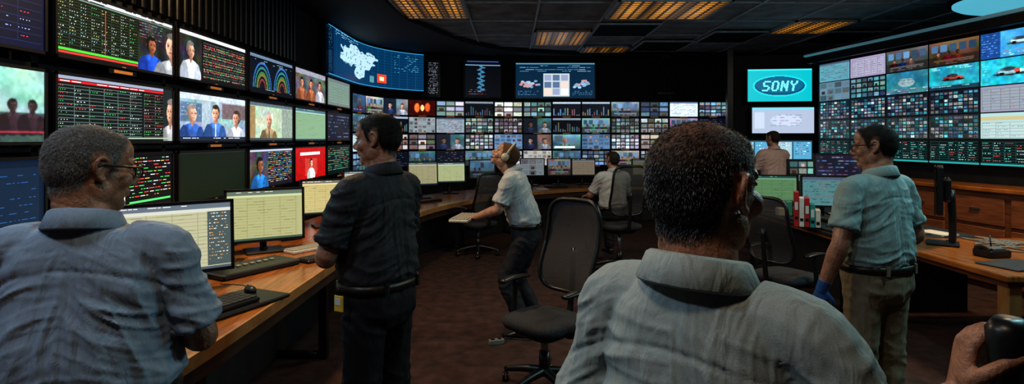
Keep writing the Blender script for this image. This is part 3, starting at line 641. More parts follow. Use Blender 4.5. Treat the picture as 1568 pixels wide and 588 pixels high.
for i in range(4):
    mb.box((i*.09,0,.05+.04*(i%2)),(.08,.1,.1+.08*(i%2)),[CREAM,TEALB,RED,PAPER][i],b=.01)
mb.obj('storage_boxes',None,(3.28,6.95,.756),0)
keyboard((3.5,6.35,.781),rad(-80)); paperstack((4.2,5.62,.756),.4)
mb=MB(); mb.box((4.6,4.65,.73),(2.4,1.5,.045),WOOD,b=.008); mb.box((4.6,4.65,.69),(2.3,1.4,.05),WOODD)
for x in(3.52,5.7):
    for y in(4.02,5.3): mb.box((x,y,.34),(.1,.1,.68),mat('table_leg_wood',(.42,.22,.08),.45,nscale=8,namt=.3,stretch=(1,1,.2)),b=.008)
mb.obj('wooden_table')
mb=MB(); mb.box((0,0,.006),(.42,.3,.012),DT,b=.004); mb.obj('desk_mat',None,(3.75,4.22,.753),rad(15))
mb=MB(); mb.box((0,0,.03),(.2,.16,.06),BLK,b=.01); mb.box((.0,0,.065),(.15,.1,.01),STEEL,b=.003); mb.tube([(.08,.07,.05),(.1,.1,.15)],.006,BLK,6); mb.tube([(-.08,-.06,.06),(-.08,.0,.08),(-.08,.06,.06)],[.02,.012,.02],BLK,8); mb.obj('radio_base_station',None,(3.85,4.56,.753),rad(10))
cl=[]
for i in range(16): 
    x,y=random.uniform(-.1,.8),random.uniform(-.2,.3); cl.append([(x+random.uniform(-.25,.3),y+random.uniform(-.25,.2),.008) for _ in range(6)])
cables('cable_tangle',(4.3,4.95,.753),cl,.006,mat('grey_cable'))
mb=MB()
for i in range(22): mb.box((random.uniform(-.4,.95),random.uniform(-.3,.3),.012),(random.uniform(.03,.14),random.uniform(.03,.12),.02),random.choice([PAPER,BLK,CREAM,RED,GK,BLK]),rz=random.random()*3,b=.003)
mb.obj('desk_clutter',None,(4.6,4.35,.753))
desk_monitor(1437,290,5.1,.5,.42,rad(-127),tx,zt=.753,rx=0)
mb=MB(); mb.box((0,0,.06),(.32,.3,.12),BLK,b=.015); 
for i in range(6): mb.box((-.1+i*.04,-.151,.08),(.02,.006,.02),AMBER)
mb.obj('audio_mixer',None,(3.85,5.7,.757),rad(-20))
mb=MB(); M=TR(A+D*(LR*.62)+V((-.3,-.05,0)),rzR)
mb.box((0,0,.55),(LR*1.15,.5,1.1),WOODD,M,b=.01); mb.box((0,-.02,1.12),(LR*1.18,.56,.05),WOOD,M,b=.01)
for i in range(6):
    x=-LR*.5+i*LR*.2
    mb.box((x,-.26,.88),(LR*.18,.02,.3),mat('drawer_wood',(.26,.09,.04),.4,nscale=6,namt=.3,stretch=(1,.7,5)),M,b=.006); mb.box((x,-.28,.9),(.12,.02,.02),STEEL,M); mb.box((x,-.26,.38),(LR*.18,.02,.62),mat('drawer_wood'),M,b=.006)
mb.obj('wooden_credenza')
# ================================================================ CHAIRS
def chair(loc,rz,sh=.47,fab=FAB,name='office_chair',arms=True,bh=.58):
    mb=MB()
    def rr(w,d,z,q=.5,cy=0):
        out=[]
        for j in range(28):
            a=2*math.pi*j/28;ca,sa=math.cos(a),math.sin(a); out.append((w*math.copysign(abs(ca)**q,ca),cy+d*math.copysign(abs(sa)**q,sa),z))
        return out
    mb.loft([rr(.19,.19,sh-.085),rr(.235,.225,sh-.07),rr(.25,.24,sh-.04),rr(.245,.235,sh-.012),rr(.2,.19,sh)],fab)
    mb.loft([rr(.16,.16,sh-.12),rr(.2,.19,sh-.085)],BLK)
    mb.tube([(0,0,sh-.1),(0,0,.2)],.026,STEEL,12); mb.tube([(0,0,.26),(0,0,.1)],.038,BLK,12)
    for i in range(5):
        a=2*math.pi*i/5+.3; c,s=math.cos(a),math.sin(a)
        mb.tube([(0,0,.13),(c*.16,s*.16,.115),(c*.3,s*.3,.085)],[.034,.026,.02],BLK,8)
        M=TR((c*.3,s*.3,.03),a+.6)
        for q in(-.014,.014): mb.tube([(q-.008,0,0),(q+.008,0,0)],.029,BLK,12,M)
        mb.tube([(0,0,.06),(0,0,.03)],.01,STEEL,6,M)
    zb=sh+.12; loop=[]; bw=.235
    def bk(x,z):
        return (x,-.235-.10*((z-sh)/.6)+.045*(x/bw)**2+.03*math.cos((z-zb)/bh*math.pi*2-1),z)
    for j in range(32):
        a=2*math.pi*j/32;ca,sa=math.cos(a),math.sin(a)
        loop.append(bk(bw*math.copysign(abs(ca)**.45,ca),zb+bh/2+bh/2*math.copysign(abs(sa)**.45,sa)))
    mb.tube(loop+[loop[0]],.016,BLK,8,k=1,closed=True)
    g=[]
    for i in range(15):
        z=zb+.005+(bh-.01)*i/14; sa=abs((z-zb-bh/2)/(bh/2)); xw=bw*(max(0,1-sa**(2/.45)))**(.225)
        g.append([bk(-xw+2*xw*j/12,z) for j in range(13)])
    mb.loft(g,MESHM,True,closed=False,cap=False)
    mb.tube([(0,-.05,sh-.1),(0,-.24,sh-.08),(0,-.29,sh+.1),bk(0,zb+.3)],[.03,.028,.025,.02],BLK,8,flat=.6)
    if arms:
        for s in(-1,1):
            mb.tube([(s*.2,0,sh-.09),(s*.29,0,sh-.05),(s*.3,-.02,sh+.1),(s*.29,-.01,sh+.19)],[.02,.02,.018,.02],BLK,8)
            mb.tube([(s*.29,-.14,sh+.2),(s*.29,0,sh+.21),(s*.28,.13,sh+.2)],[.03,.038,.03],BLK,10,flat=.45)
    return mb.obj(name,None,loc,rz)
chair((.22,3.85,0),rad(135),.50,bh=.64)
chair((1.38,7.3,0),rad(15),.62,bh=.62)
chair((2.5,5.2,0),rad(-60),.48)
chair((4.0,9.8,0),rad(10),.5)
chair((-.5,8.3,0),rad(40),.5)
# ================================================================ PEOPLE
def skinmat(name,c,hc):
    m=mat(name,c,.38,nscale=26,namt=.28,bump=.3,bscale=150,sss=.03)
    nt=m.node_tree; b=nt.nodes['Principled BSDF']; src=b.inputs['Base Color'].links[0].from_socket
    at_=nt.nodes.new('ShaderNodeAttribute'); at_.attribute_name='hairm'
    n=nt.nodes.new('ShaderNodeTexNoise'); n.inputs['Scale'].default_value=260; n.inputs['Detail'].default_value=3
    tc=nt.nodes.new('ShaderNodeTexCoord'); nt.links.new(tc.outputs['Object'],n.inputs['Vector'])
    r=nt.nodes.new('ShaderNodeValToRGB'); r.color_ramp.elements[0].position=.35;r.color_ramp.elements[1].position=.65
    r.color_ramp.elements[0].color=(*[x*.35 for x in hc],1); r.color_ramp.elements[1].color=(*[min(1,x*1.2) for x in hc],1)
    nt.links.new(n.outputs['Fac'],r.inputs[0])
    mx=nt.nodes.new('ShaderNodeMix'); mx.data_type='RGBA'
    nt.links.new(at_.outputs['Fac'],mx.inputs[0]); nt.links.new(src,mx.inputs[6]); nt.links.new(r.outputs[0],mx.inputs[7]); nt.links.new(mx.outputs[2],b.inputs['Base Color'])
    mr=nt.nodes.new('ShaderNodeMapRange'); mr.inputs[3].default_value=.38; mr.inputs[4].default_value=.8; nt.links.new(at_.outputs['Fac'],mr.inputs[0]); nt.links.new(mr.outputs[0],b.inputs['Roughness'])
    return m
def remesh(mb,vox,it=4,fac=.5):
    me=mb.mesh('tmp'); o=bpy.data.objects.new('tmp',me); sc.collection.objects.link(o)
    m=o.modifiers.new('r','REMESH'); m.mode='VOXEL'; m.voxel_size=vox; m.use_smooth_shade=True
    s=o.modifiers.new('s','SMOOTH'); s.iterations=it; s.factor=fac
    dg=bpy.context.evaluated_depsgraph_get(); dg.update()
    nm=bpy.data.meshes.new_from_object(o.evaluated_get(dg)); bpy.data.objects.remove(o)
    nm.materials.clear()
    return nm
def getco(me):
    n=len(me.vertices); c=np.empty(n*3,np.float32); me.vertices.foreach_get('co',c); nn=np.empty(n*3,np.float32); me.vertex_normals.foreach_get('vector',nn)
    return c.reshape(-1,3).astype(float),nn.reshape(-1,3).astype(float)
def setco(me,c): me.vertices.foreach_set('co',c.astype(np.float32).ravel()); me.update()
def link(me,name,m,par):
    me.materials.append(m); me.polygons.foreach_set('material_index',[0]*len(me.polygons)); me.polygons.foreach_set('use_smooth',[True]*len(me.polygons))
    o=bpy.data.objects.new(name,me); sc.collection.objects.link(o); o.parent=par; return o
def ridge(p,k=2.6,pw=1.6): return max(0,1-abs(noise.noise(p))*k)**pw
def hand(mb,wr,f,n,side,curl,m):
    f=V(f).normalized(); n=V(n); n=(n-f*n.dot(f)).normalized(); s=f.cross(n)*side
    wr=V(wr); rings=[]
    for t,hw,th in((-.02,.027,.02),(.01,.029,.019),(.035,.038,.016),(.07,.042,.0145),(.092,.04,.012)):
        rings.append([wr+f*t+s*(hw*math.cos(a*math.pi/7))+n*(th*math.sin(a*math.pi/7)) for a in range(14)])
    mb.loft(rings,m)
    for o,L,r in((.031,.072,.0088),(.0105,.081,.009),(-.0105,.075,.0086),(-.031,.058,.0076)):
        p=wr+f*.08+s*o; pts=[p]; d=f+s*(o*1.2); ang=0
        for seg,fr in ((.46,.55),(.32,1.0),(.24,.8)):
            ang+=curl*fr; dd=(d*math.cos(ang)+n*math.sin(ang)).normalized(); p=p+dd*L*seg; pts.append(p)
        mb.tube(pts,[r*1.1,r*1.05,r,r*.75],m,8,k=3); mb.ell(pts[-1],(r*.78,)*3,m,8)
    p=wr+f*.02+s*.025; d1=(f*.62+s*.72+n*.3).normalized(); d2=(f*.85+s*.2+n*(.35+.5*curl)).normalized(); d3=(f*.75-s*.15*curl+n*(.4+.7*curl)).normalized()
    pts=[p,p+d1*.04,p+d1*.04+d2*.032,p+d1*.04+d2*.032+d3*.026]
    mb.tube(pts,[.015,.0125,.0105,.008],m,8,k=3); mb.ell(pts[-1],(.008,)*3,m,8)
def person(name,loc,yaw,scale=1,shirt=None,trous=None,skin=(.5,.28,.2),hairc=(.05,.045,.04),belly=0,wide=1,lean=0,hy=0,hp=0,L=None,Rr=None,legs=None,vox=.009,bald=0,glasses=False,headset=False,strands=900,glove=None,slen=.78,hairlen=.006,neckr=.06,seed=0,hroll=0,curlL=.5,curlR=.5,greymix=0,hs=1.0,fa=1.2):
    E=empty(name,loc,yaw,scale); rs=random.Random(seed)
    SK=skinmat(name+'_skin%d'%seed,skin,hairc)
    def bend(p):
        x,y,z=p
        if z<.95 or lean==0: return V(p)
        k=min(1,(z-.95)/.28); a=lean*k*(2-k) if k<1 else lean
        return V((x,y*math.cos(a)+(z-.98)*math.sin(a),.98+(z-.98)*math.cos(a)-y*math.sin(a)))
    L=L or ((-.25,-.02,1.12),(-.25,.06,.87)); Rr=Rr or ((.25,-.02,1.12),(.25,.06,.87))
    w=wide;b=belly
    mb=MB()
    mb.rloft([(.955,.165*w+.02*b,.118+.03*b,.01*b),(.99,.172*w+.025*b,.125+.04*b,.015*b),(1.04,.182*w+.03*b,.138+.05*b,.02*b),(1.13,.182*w+.025*b,.138+.05*b,.022*b),(1.23,.186*w+.01*b,.132+.025*b,.01),(1.33,.193*w,.126,0),(1.40,.178*w,.112,-.008),(1.445,.135*w,.092,-.014),(1.475,.095,.078,-.018),(1.50,.074,.072,-.018)],SK,28,fn=bend,e=.88)
    for sgn,(El,Wr) in((-1,L),(1,Rr)):
        S0=bend((sgn*.10*w,-.008,1.425)); S=bend((sgn*.178*w,-.004,1.405)); El=V(El)
        S1=S+(El-S)*.18; cu=S+(El-S)*slen
        mb.tube([S0,S,S1+V((sgn*.01,0,0)),S+(El-S)*.5,cu],[.062,.070,.069,.066,.072],SK,16,k=4)
    me=remesh(mb,vox*.85,4); c,nn=getco(me)
    d=np.zeros(len(c))
    for i in range(len(c)):
        x,y,z=c[i]; ax=abs(x); sg=1 if x>0 else -1
        wz=noise.noise(V((x*3+seed,y*3,z*3)))*.09
        u1=(ax*(1.25-(1.45-z)*.5)+wz)*15; r1=ridge(V((u1*sg+seed*3.1,z*1.5,y*4)),2.0)*min(1,max(0,(1.38-z)*6))
        cr_=(ax*.55+z*.83+wz); al_=(ax*.83-z*.55); r2=ridge(V((cr_*17+seed,al_*3.5*sg,y*3)),2.4)*math.exp(-((ax-.13)/.09)**2)*math.exp(-((z-1.27)/.13)**2)
        r3=ridge(V((cr_*30+seed,al_*7*sg,y*6)),3)+ridge(V((u1*2.1*sg,z*3.5+seed,y*6)),3)
        bu=ridge(V((x*6+seed,y*6,(z+wz*.5)*22+ax*6)),2.2)*math.exp(-((z-1.04)/.05)**2)
        sl=min(1,max(0,(ax-.19*w)/.03))*ridge(V((x*6,y*6+seed,(z+ax*.6+wz)*20)),2.2)
        d[i]=fa*(.008*r1+.011*r2+.0022*r3+.012*bu+.007*sl-.005+.007*noise.noise(V((x*2.5,y*3+9,z*3+seed))))
    up=np.clip((c[:,2]-1.40)/.06,0,1); d*=1-up*.75
    zl=1.365-(.05*(c[:,0]/.2)**2)
    back=(c[:,1]<-.02)
    d-=np.where(back,.0035*np.exp(-((c[:,2]-zl)/.006)**2),0)
    pl=np.where(back&(c[:,2]<1.36),np.exp(-((np.abs(c[:,0])-.016)/.006)**2),0)*.003*np.clip((1.36-c[:,2])*6,0,1); d-=pl
    c2=c+nn*d[:,None]; setco(me,c2); link(me,'shirt',shirt,E)
    mb=MB(); rings=[]
    for i in range(33):
        a=math.pi/2+rad(24)+(2*math.pi-rad(48))*i/32; ca,sa=math.cos(a),math.sin(a)
        fr=max(0,sa); dz=-.035*(.5+.5*sa); ext=.012*max(0,(fr-.6))/.4
        nr=neckr/.06
        def q(rx,z): return bend((rx*nr*ca,-.018+rx*nr*1.04*sa,z+dz))
        rings.append([q(.070,1.475),q(.0665,1.525),q(.070,1.532),q(.077,1.527),q(.093+ext,1.482-ext*1.6),q(.090+ext,1.477-ext*1.6),q(.073,1.515)])
    mb.loft(rings,shirt); mb.obj('collar',E)
    mb=MB()
    for sgn,(El,Wr) in((-1,L),(1,Rr)):
        S=bend((sgn*.178*w,-.004,1.405)); El=V(El); p=S+(El-S)*(slen-.06); q2=S+(El-S)*(slen+.002)
        mb.tube([p,q2],[.0735,.0745],shirt,24)
    mb.obj('sleeve_hems',E)
    lg=legs or [((-.09,0,.88),(-.105,.015,.48),(-.115,-.02,.09)),((.09,0,.88),(.105,.015,.48),(.115,-.02,.09))]
    mb=MB()
    mb.rloft([(.80,.13*w,.11,0),(.86,.178*w+.01*b,.13+.01*b,-.005),(.93,.182*w+.02*b,.135+.03*b,0),(1.005,.174*w+.025*b,.128+.04*b,.015*b)],SK,28,e=.88)
    for hip,kn,an in lg:
        hip,kn,an=V(hip),V(kn),V(an); mb.tube([hip,hip.lerp(kn,.45),kn,kn.lerp(an,.5),an],[.102*w**.5,.092,.077,.073,.068],SK,16,k=4)
    me=remesh(mb,vox*1.1,4); c,nn=getco(me); d=np.zeros(len(c))
    for i in range(len(c)):
        x,y,z=c[i]; kf=math.exp(-((z-.48)/.12)**2)+math.exp(-((z-.12)/.1)**2)+.6*math.exp(-((z-.82)/.08)**2)
        d[i]=.012*ridge(V((x*8,y*7+seed,z*1.6)),2.3)*min(1,max(0,(1-z)*8))+.012*kf*ridge(V((x*5+2,y*8,z*15+x*6)),2.4)+.003*ridge(V((x*15,y*15,z*8+seed)))-.006
    setco(me,c+nn*d[:,None]); link(me,'trousers',trous,E)
    mb=MB(); BELT=mat('leather_belt',(.025,.018,.014),.4,nscale=30,namt=.3)
    bz=.985; rr_=[(bz-.018,.182*w+.025*b,.136+.04*b,.015*b),(bz-.018,.188*w+.025*b,.142+.04*b,.015*b),(bz+.018,.188*w+.025*b,.142+.04*b,.015*b),(bz+.018,.18*w+.025*b,.134+.04*b,.015*b)]
    mb.rloft(rr_,BELT,32,e=.88); mb.box((0,.147+.055*b,bz),(.05,.012,.038),STEEL,b=.004)
    for x in(-.1,.1,0): mb.box((x*w,-.137,bz),(.012,.02,.05),trous)
    mb.obj('belt',E)
    SH=mat('shoe_leather',(.015,.013,.012),.3,nscale=20,namt=.3)
    mb=MB()
    for hip,kn,an in lg:
        M=TR((an[0],an[1]+.01,an[2]-.09))
        rg=[]
        for y,hw,h in((-.085,.02,.05),(-.075,.034,.085),(-.02,.04,.1),(.05,.044,.085),(.11,.05,.06),(.165,.043,.045),(.195,.02,.03)):
            rg.append([(hw*math.cos(a*math.pi/8),y,h/2+h/2*math.sin(a*math.pi/8)) for a in range(16)])
        mb.loft(rg,SH,True,M); mb.box((0,.05,.006),(.085,.24,.012),BLK,M,b=.004)
    mb.obj('shoes',E)
    for sgn,(El,Wr),nm,curl in((-1,L,'left_arm',curlL),(1,Rr,'right_arm',curlR)):
        S=bend((sgn*.178*w,-.004,1.405)); El=V(El); tup=isinstance(Wr[0],(tuple,Vector)); Wv=V(Wr[0]) if tup else V(Wr)
        fd=(Wv-El).normalized()
        if tup: hd=V(Wr[1]);pn=V(Wr[2])
        else: hd=fd; pn=V((-sgn,.15,.1))
        mb=MB(); mb.tube([S.lerp(El,.45),S.lerp(El,.8),El,El.lerp(Wv,.25),El.lerp(Wv,.65),Wv],[.05,.047,.045,.047,.037,.028],SK,14,k=4)
        g=glove==nm
        if not g: hand(mb,Wv,hd,pn,sgn*-1,curl,SK)
        me=remesh(mb,.0038 if vox<.006 else (.0042 if vox<.011 else .006),3); link(me,nm,SK,E)
        if g:
            mb=MB(); hand(mb,Wv,hd,pn,sgn*-1,curl,SK); mb.tube([Wv-fd*.05,Wv-fd*.02,Wv+fd*.02],[.036,.033,.031],SK,12)
            me=remesh(mb,.0042,2); link(me,nm.replace('arm','glove'),mat('nitrile_glove',(.04,.13,.38),.4,nscale=20,namt=.2),E)
    hc=bend((0,.012,1.628)); HM=Matrix.Translation(hc)@Matrix.Rotation(hy,4,'Z')@Matrix.Rotation(-hp,4,'X')@Matrix.Rotation(hroll,4,'Y')@Matrix.Scale(hs,4)
    mb=MB(); A_=lambda c,r,n=16: mb.ell(c,r,SK,n,HM)
    A_((0,-.014,.034),(.077,.097,.084),24); A_((0,-.045,.01),(.068,.064,.07)); A_((0,.02,-.015),(.064,.072,.088),20); A_((0,.028,-.062),(.053,.056,.045)); A_((0,.062,-.093),(.026,.024,.022)); A_((0,.045,.05),(.06,.05,.05))
    for s in(-1,1):
        A_((s*.046,.0,-.055),(.024,.036,.038)); A_((s*.038,.058,-.025),(.028,.026,.026)); A_((s*.012,.094,-.036),(.011,.011,.009),10)
        pts=[(s*.072,.006,.0),(s*.076,.008,.018),(s*.082,-.002,.030),(s*.088,-.017,.032),(s*.092,-.028,.019),(s*.089,-.028,.002),(s*.082,-.019,-.015),(s*.077,-.006,-.026),(s*.073,.002,-.020)]
        mb.tube(pts,[.005,.0052,.0055,.0055,.0055,.0055,.006,.0078,.006],SK,8,HM,k=3)
        mb.tube([(s*.072,.0,.018),(s*.079,-.012,.010),(s*.081,-.016,-.002),(s*.076,-.008,-.016)],[.006,.007,.0065,.0065],SK,8,HM,k=3)
        A_((s*.074,-.012,.002),(.008,.017,.024),10)
    mb.tube([(0,.083,.018),(0,.095,-.006),(0,.109,-.028),(0,.1,-.038)],[.0085,.0095,.0125,.008],SK,10,HM,k=3)
    mb.tube([(-.048,.066,.02),(-.028,.083,.027),(0,.086,.021),(.028,.083,.027),(.048,.066,.02)],[.009,.011,.009,.011,.009],SK,8,HM,k=3)
    mb.tube([(-.026,.078,-.060),(-.01,.090,-.056),(0,.090,-.058),(.01,.090,-.056),(.026,.078,-.060)],[.003,.006,.006,.006,.003],SK,8,HM,k=3)
    mb.tube([(-.022,.079,-.064),(0,.090,-.068),(.022,.079,-.064)],[.003,.0075,.003],SK,8,HM,k=3)
    nb=bend((0,-.022,1.47)); h0=HM@V((0,-.028,.0)); h1=HM@V((0,-.026,-.065))
    mb.tube([h0,h1,h1.lerp(nb,.55),nb],[neckr*.9,neckr*.98,neckr,neckr*1.1],SK,20,k=4)
    fn=HM@V((0,.03,-.075)); mb.tube([fn,bend((0,.025,1.475))],[.036,.045],SK,12)
    hv=min(.005,vox*.6); me=remesh(mb,hv,3,.5); c,nn=getco(me)
    inv=np.array(HM.inverted()); lc=c@inv[:3,:3].T+inv[:3,3]
    ly,lz,lx=lc[:,1],lc[:,2],np.abs(lc[:,0])
    line=np.interp(ly,[-.12,-.08,-.045,-.034,-.03,.0,.012,.022,.034,.05,.07,.09,.11],[-.07,-.068,-.05,-.02,.040,.042,.0,-.012,.02,.052,.078,.094,.11])
    nz=np.array([noise.noise(V(p*60)) for p in lc]); m_=np.clip((lz-line+nz*.008)/.022+.3,0,1)
    m_[(lx>.0795)&(ly<.012)&(ly>-.038)&(lz<.040)&(lz>-.04)]=0
    thin=np.exp(-((lx/.055)**2+((ly-.0)/.085)**2))*(lz>.05)
    m_=m_*(1-bald*np.clip(thin*1.5,0,1)*(.8+.5*nz))
    m_=np.clip(m_,0,1)
    # fine neck creases at the nape
    cre=np.exp(-((lz+.095-.01*np.cos(lx*30))/.004)**2)+np.exp(-((lz+.12-.01*np.cos(lx*30))/.004)**2)
    c2=c+nn*(m_*(.003+.001*nz)-.0022*cre*(ly<-.03))[:,None]; setco(me,c2)
    at_=me.attributes.new('hairm','FLOAT','POINT'); at_.data.foreach_set('value',m_.astype(np.float32)); link(me,'head',SK,E)
    H1=mat('hair_%d'%seed,hairc,.4,nscale=60,namt=.3); H2=mat('hairgrey_%d'%seed,(.42,.43,.44),.45,nscale=60,namt=.2)
    idx=[i for i in range(len(c2)) if m_[i]>.12]
    mb=MB(); HR=HM.to_3x3(); th=.00036 if strands>5000 else (.0007 if strands>1400 else .0012)
    for _ in range(strands):
        i=rs.choice(idx)
        if rs.random()>m_[i]+.06: continue
        p=V(c2[i])+V((rs.uniform(-1,1),rs.uniform(-1,1),rs.uniform(-1,1)))*hv*.6; nrm=V(nn[i]); l=lc[i]
        fl=HR@V((l[0]*3.0,-1.0 if l[2]>.05 else -.45,-.15 if l[2]>.08 else -.9)); fl=(fl-nrm*fl.dot(nrm)); fl.normalize()
        fl+=V((rs.gauss(0,.12),rs.gauss(0,.12),rs.gauss(0,.12)))
        ln=hairlen*rs.uniform(.6,1.3); d1=(fl*.95+nrm*.24).normalized(); d2=(fl+nrm*.06).normalized()
        a0=p-nrm*.001; a1=p+d1*ln*.5; a2=a1+d2*ln*.6; sd=nrm.cross(fl).normalized()*th
        side=greymix*(1.5 if l[2]<.05 else .8)
        mb.add([a0-sd,a0+sd,a0+nrm*th*1.5,a1-sd*.8,a1+sd*.8,a1+nrm*th,a2],[(0,1,4,3),(1,2,5,4),(2,0,3,5),(3,4,6),(4,5,6),(5,3,6)],H2 if rs.random()<side else H1,True)
    mb.obj('hair',E)
    mb=MB(); EW=mat('eye_white',(.5,.47,.43),.25,nscale=30,namt=.05); IR=mat('eye_iris',(.04,.025,.015),.2,nscale=30,namt=.1)
    for s in(-1,1):
        mb.ell((s*.031,.072,.002),(.0125,.0122,.0095),EW,14,HM); mb.ell((s*.031,.0812,.002),(.005,.0035,.005),IR,10,HM)
        mb.tube([(s*.017,.080,.008),(s*.031,.0875,.010),(s*.046,.074,.006)],[.003,.0042,.003],SK,6,HM)
        mb.tube([(s*.018,.080,-.006),(s*.031,.0855,-.008),(s*.045,.074,-.006)],[.002,.003,.002],SK,6,HM)
        mb.tube([(s*.014,.090,.024),(s*.03,.092,.031),(s*.05,.072,.026)],[.002,.0035,.0015],H1,6,HM)
    mb.obj('eyes_and_brows',E)
    if glasses:
        mb=MB()
        for s in(-1,1):
            lp=[]
            for j in range(21):
                a=2*math.pi*j/20; ca,sa=math.cos(a),math.sin(a)
                x=s*.034+.028*math.copysign(abs(ca)**.7,ca); lp.append((x,.106-.22*max(0,abs(x)-.03),.0+.019*math.copysign(abs(sa)**.7,sa)))
            mb.tube(lp,.0021,BLK,6,HM,k=1,closed=True)
            mb.add([p for p in lp[:-1]],[tuple(range(20))],mat('lens_glass',(.6,.7,.75),.05,alpha=.22),False,HM)
            mb.tube([(s*.061,.098,.008),(s*.075,.075,.01),(s*.084,.02,.012),(s*.084,-.012,.012),(s*.08,-.03,-.006)],.003,BLK,6,HM)
        mb.tube([(-.008,.106,.004),(0,.11,.006),(.008,.106,.004)],.0018,BLK,6,HM)
        mb.obj('glasses',E)
    if headset:
        mb=MB(); HSM=mat('headset_plastic',(.5,.46,.36),.4,nscale=20,namt=.1)
        mb.tube([(-.09,-.01,.01),(-.09,-.01,.07),(-.05,-.01,.125),(0,-.01,.138),(.05,-.01,.125),(.09,-.01,.07),(.09,-.01,.01)],.009,HSM,8,HM)
        for s in(-1,1): mb.tube([(s*.078,-.01,.002),(s*.105,-.01,.002)],[.036,.03],HSM,16,HM); mb.tube([(s*.076,-.01,.002),(s*.084,-.01,.002)],[.038,.038],BLK,16,HM)
        mb.tube([(-.1,0,-.01),(-.09,.06,-.05),(-.05,.1,-.065)],.004,BLK,6,HM)
        mb.obj('headset',E)
    return E,bend
def cloth(name,c=(.5,.5,.5),r=.7): return mat(name,c,r,nscale=350,namt=.1,bump=.1,bscale=500,spec=.4,folds=.45)
DKT=cloth('dark_trousers',(.014,.015,.021)); 
person('man',(-1.19,1.60,0),rad(8),.99,cloth('blue_grey_shirt',(.27,.35,.47)),DKT,(.38,.19,.12),(.15,.152,.158),belly=.8,wide=1.12,hy=rad(-40),hp=rad(4),
   L=((-.27,.08,1.14),((-.05,.24,1.14),(.8,.2,.1),(0,-1,0))),Rr=((.285,.04,1.13),((.1,.27,1.10),(-.9,.15,.1),(0,-1,0))),vox=.007,glasses=True,strands=16000,greymix=.6,hairlen=.007,seed=1,neckr=.066,bald=.25,slen=.84,hs=1.06)
person('man',(-.63,2.70,0),rad(60),1.04,cloth('charcoal_shirt',(.02,.023,.03)),cloth('black_trousers',(.008,.009,.014)),(.36,.18,.12),(.010,.009,.008),belly=.35,wide=1.0,hy=rad(22),hp=rad(2),
   L=((-.26,.06,1.13),((-.02,.25,1.13),(.9,.15,.05),(0,-1,0))),Rr=((.26,.08,1.13),((.04,.22,1.17),(-.9,.1,.1),(0,-1,0))),vox=.008,strands=9000,seed=2,hairlen=.010,slen=.8)
mb=MB(); mb.box((0,0,0),(.055,.012,.075),mat('badge_yellow',(.75,.5,.08),.4,nscale=10,namt=.2),b=.006); mb.box((0,-.007,.01),(.035,.003,.03),PAPER); mb.tube([(0,0,.035),(0,0,.07)],.004,BLK,6)
mb.obj('id_badge',None,(-.765,2.51,.97),rad(-30))
person('man',(.12,4.95,0),rad(76),.965,cloth('white_shirt',(.45,.48,.5)),DKT,(.46,.26,.18),(.14,.06,.025),lean=rad(16),hy=rad(6),hp=rad(-34),hs=1.08,
   L=((-.22,.2,1.14),((-.12,.44,1.05),(.3,.8,-.1),(0,0,-1))),Rr=((.24,.2,1.14),((.12,.44,1.05),(-.3,.8,-.1),(0,0,-1))),legs=[((-.09,-.02,.87),(-.12,.15,.5),(-.13,-.02,.09)),((.09,-.02,.87),(.12,.10,.49),(.13,-.08,.09))],vox=.010,headset=True,strands=3000,seed=3,curlL=.4,curlR=.4)
keyboard((-.42,5.02,.985),rad(80),.42,.17,CREAM,GK,rx=0)
seat=[((-.09,.02,.88),(-.14,.42,.82),(-.15,.38,.38)),((.09,.02,.88),(.14,.42,.82),(.15,.38,.38))]
person('man',(1.33,7.5,-.18),rad(18),.98,cloth('white_shirt'),DKT,(.4,.22,.16),(.02,.016,.014),hy=rad(12),hp=rad(-8),legs=seat,
   L=((-.27,.12,1.15),((-.2,.36,1.12),(.1,.9,-.1),(0,0,-1))),Rr=((.27,.12,1.15),((.2,.36,1.12),(-.1,.9,-.1),(0,0,-1))),vox=.012,strands=1200,seed=4)
person('man',(4.02,8.75,0),rad(12),1.04,cloth('pink_shirt',(.5,.38,.38)),DKT,(.4,.22,.16),(.02,.016,.014),hy=rad(15),vox=.012,strands=1200,seed=5,
   L=((-.27,.1,1.14),((-.15,.33,1.1),(.1,.9,-.1),(0,0,-1))),Rr=((.27,.1,1.14),((.15,.33,1.1),(-.1,.9,-.1),(0,0,-1))))
person('man',(.345,1.03,0),rad(-44),.985,cloth('grey_teal_shirt',(.38,.44,.44)),DKT,(.40,.19,.12),(.016,.016,.017),belly=.3,wide=.96,hy=rad(-12),hp=rad(-4),hs=1.1,
   L=((-.27,.0,1.13),((-.2,.2,1.02),(.2,.9,0),(1,0,0))),Rr=((.32,.05,1.14),((.352,.212,1.30),(.1,.2,1),(.92,.354,0))),vox=.0055,bald=.75,strands=28000,seed=6,hairlen=.007,greymix=.22,neckr=.071,slen=.85,curlR=.85,fa=1.05)
person('man',(2.02,3.15,0),rad(22),1.015,cloth('teal_shirt',(.28,.40,.40)),cloth('khaki_trousers',(.24,.2,.13)),(.40,.21,.14),(.016,.013,.011),belly=.45,wide=1.06,hy=rad(30),hp=rad(2),
   L=((-.29,-.01,1.12),((-.31,.08,.87),(-.0,.25,-.95),(1,.2,0))),Rr=((.29,-.02,1.13),((.30,.2,1.02),(.1,.9,-.3),(0,-.2,-1))),vox=.008,glasses=True,strands=9000,seed=7,hairlen=.008,glove='left_arm',slen=.72)
mb=MB(); 
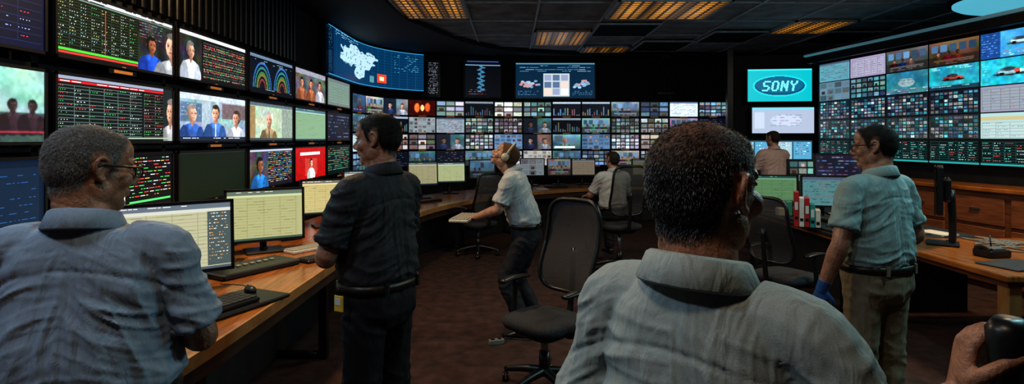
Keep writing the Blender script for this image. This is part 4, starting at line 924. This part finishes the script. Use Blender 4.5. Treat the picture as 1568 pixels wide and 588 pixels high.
mb.rloft([(-.06,.024,.017,0),(-.05,.03,.021,0),(.0,.031,.022,0),(.04,.036,.026,0),(.065,.035,.027,0),(.08,.024,.018,0)],BLK,20,e=.75); mb.box((0,-.023,.03),(.035,.006,.04),BLKM,b=.002); mb.tube([(0,-.02,.055),(0,-.028,.055)],.008,STEEL,8)
DEV=mb.obj('handheld_radio',None,(.785,.90,1.335),rad(35))
# ================================================================ LIGHTS
def area(name,loc,e,size,col,rot=(0,0,0)):
    l=bpy.data.lights.new(name,'AREA'); l.energy=e;l.size=size;l.color=col; o=bpy.data.objects.new(name,l); sc.collection.objects.link(o); o.location=loc;o.rotation_euler=rot; return o
area('ceiling_area_light',(-2.1,.7,3.55),26,.3,(.68,.84,1),(rad(10),rad(-15),0))
area('ceiling_area_light',(-.5,.3,3.55),13,.3,(1,.8,.58),(rad(10),0,0))
area('ceiling_area_light',(2.9,2.2,3.55),22,.3,(.6,.95,1),(rad(5),0,0))
area('ceiling_area_light',(-1.7,4.2,3.55),60,.3,(1,.64,.3))  # added warm light that tints the desk amber, no fixture modelled
area('ceiling_area_light',(.6,5.8,3.55),20,.4,(1,.84,.66))
area('ceiling_area_light',(4.6,5.2,3.55),65,.4,(1,.68,.36))
area('added_screen_glow',(-2.5,3.2,3.35),22,.8,(.5,.8,1),(0,rad(-60),0))  # added area light, stands in for the left screens' glow on the room
area('added_screen_glow',(4.9,3.6,3.3),38,.8,(.4,.9,1),(0,rad(60),0))  # same for the right screens: an added cyan fill, not a fixture
w=bpy.data.worlds.new('World'); sc.world=w; w.use_nodes=True; w.node_tree.nodes['Background'].inputs[0].default_value=(.25,.35,.5,1); w.node_tree.nodes['Background'].inputs[1].default_value=.03
cam=bpy.data.cameras.new('Camera'); co=bpy.data.objects.new('Camera',cam); sc.collection.objects.link(co); co.location=(0,0,CH); co.rotation_euler=(rad(90),0,0)
cam.sensor_width=36; cam.lens=36*FL/1568; cam.shift_y=-82/1568; cam.clip_start=.05; sc.camera=co
sc.view_settings.view_transform='Standard'
try: sc.view_settings.look='Medium High Contrast'
except Exception: pass
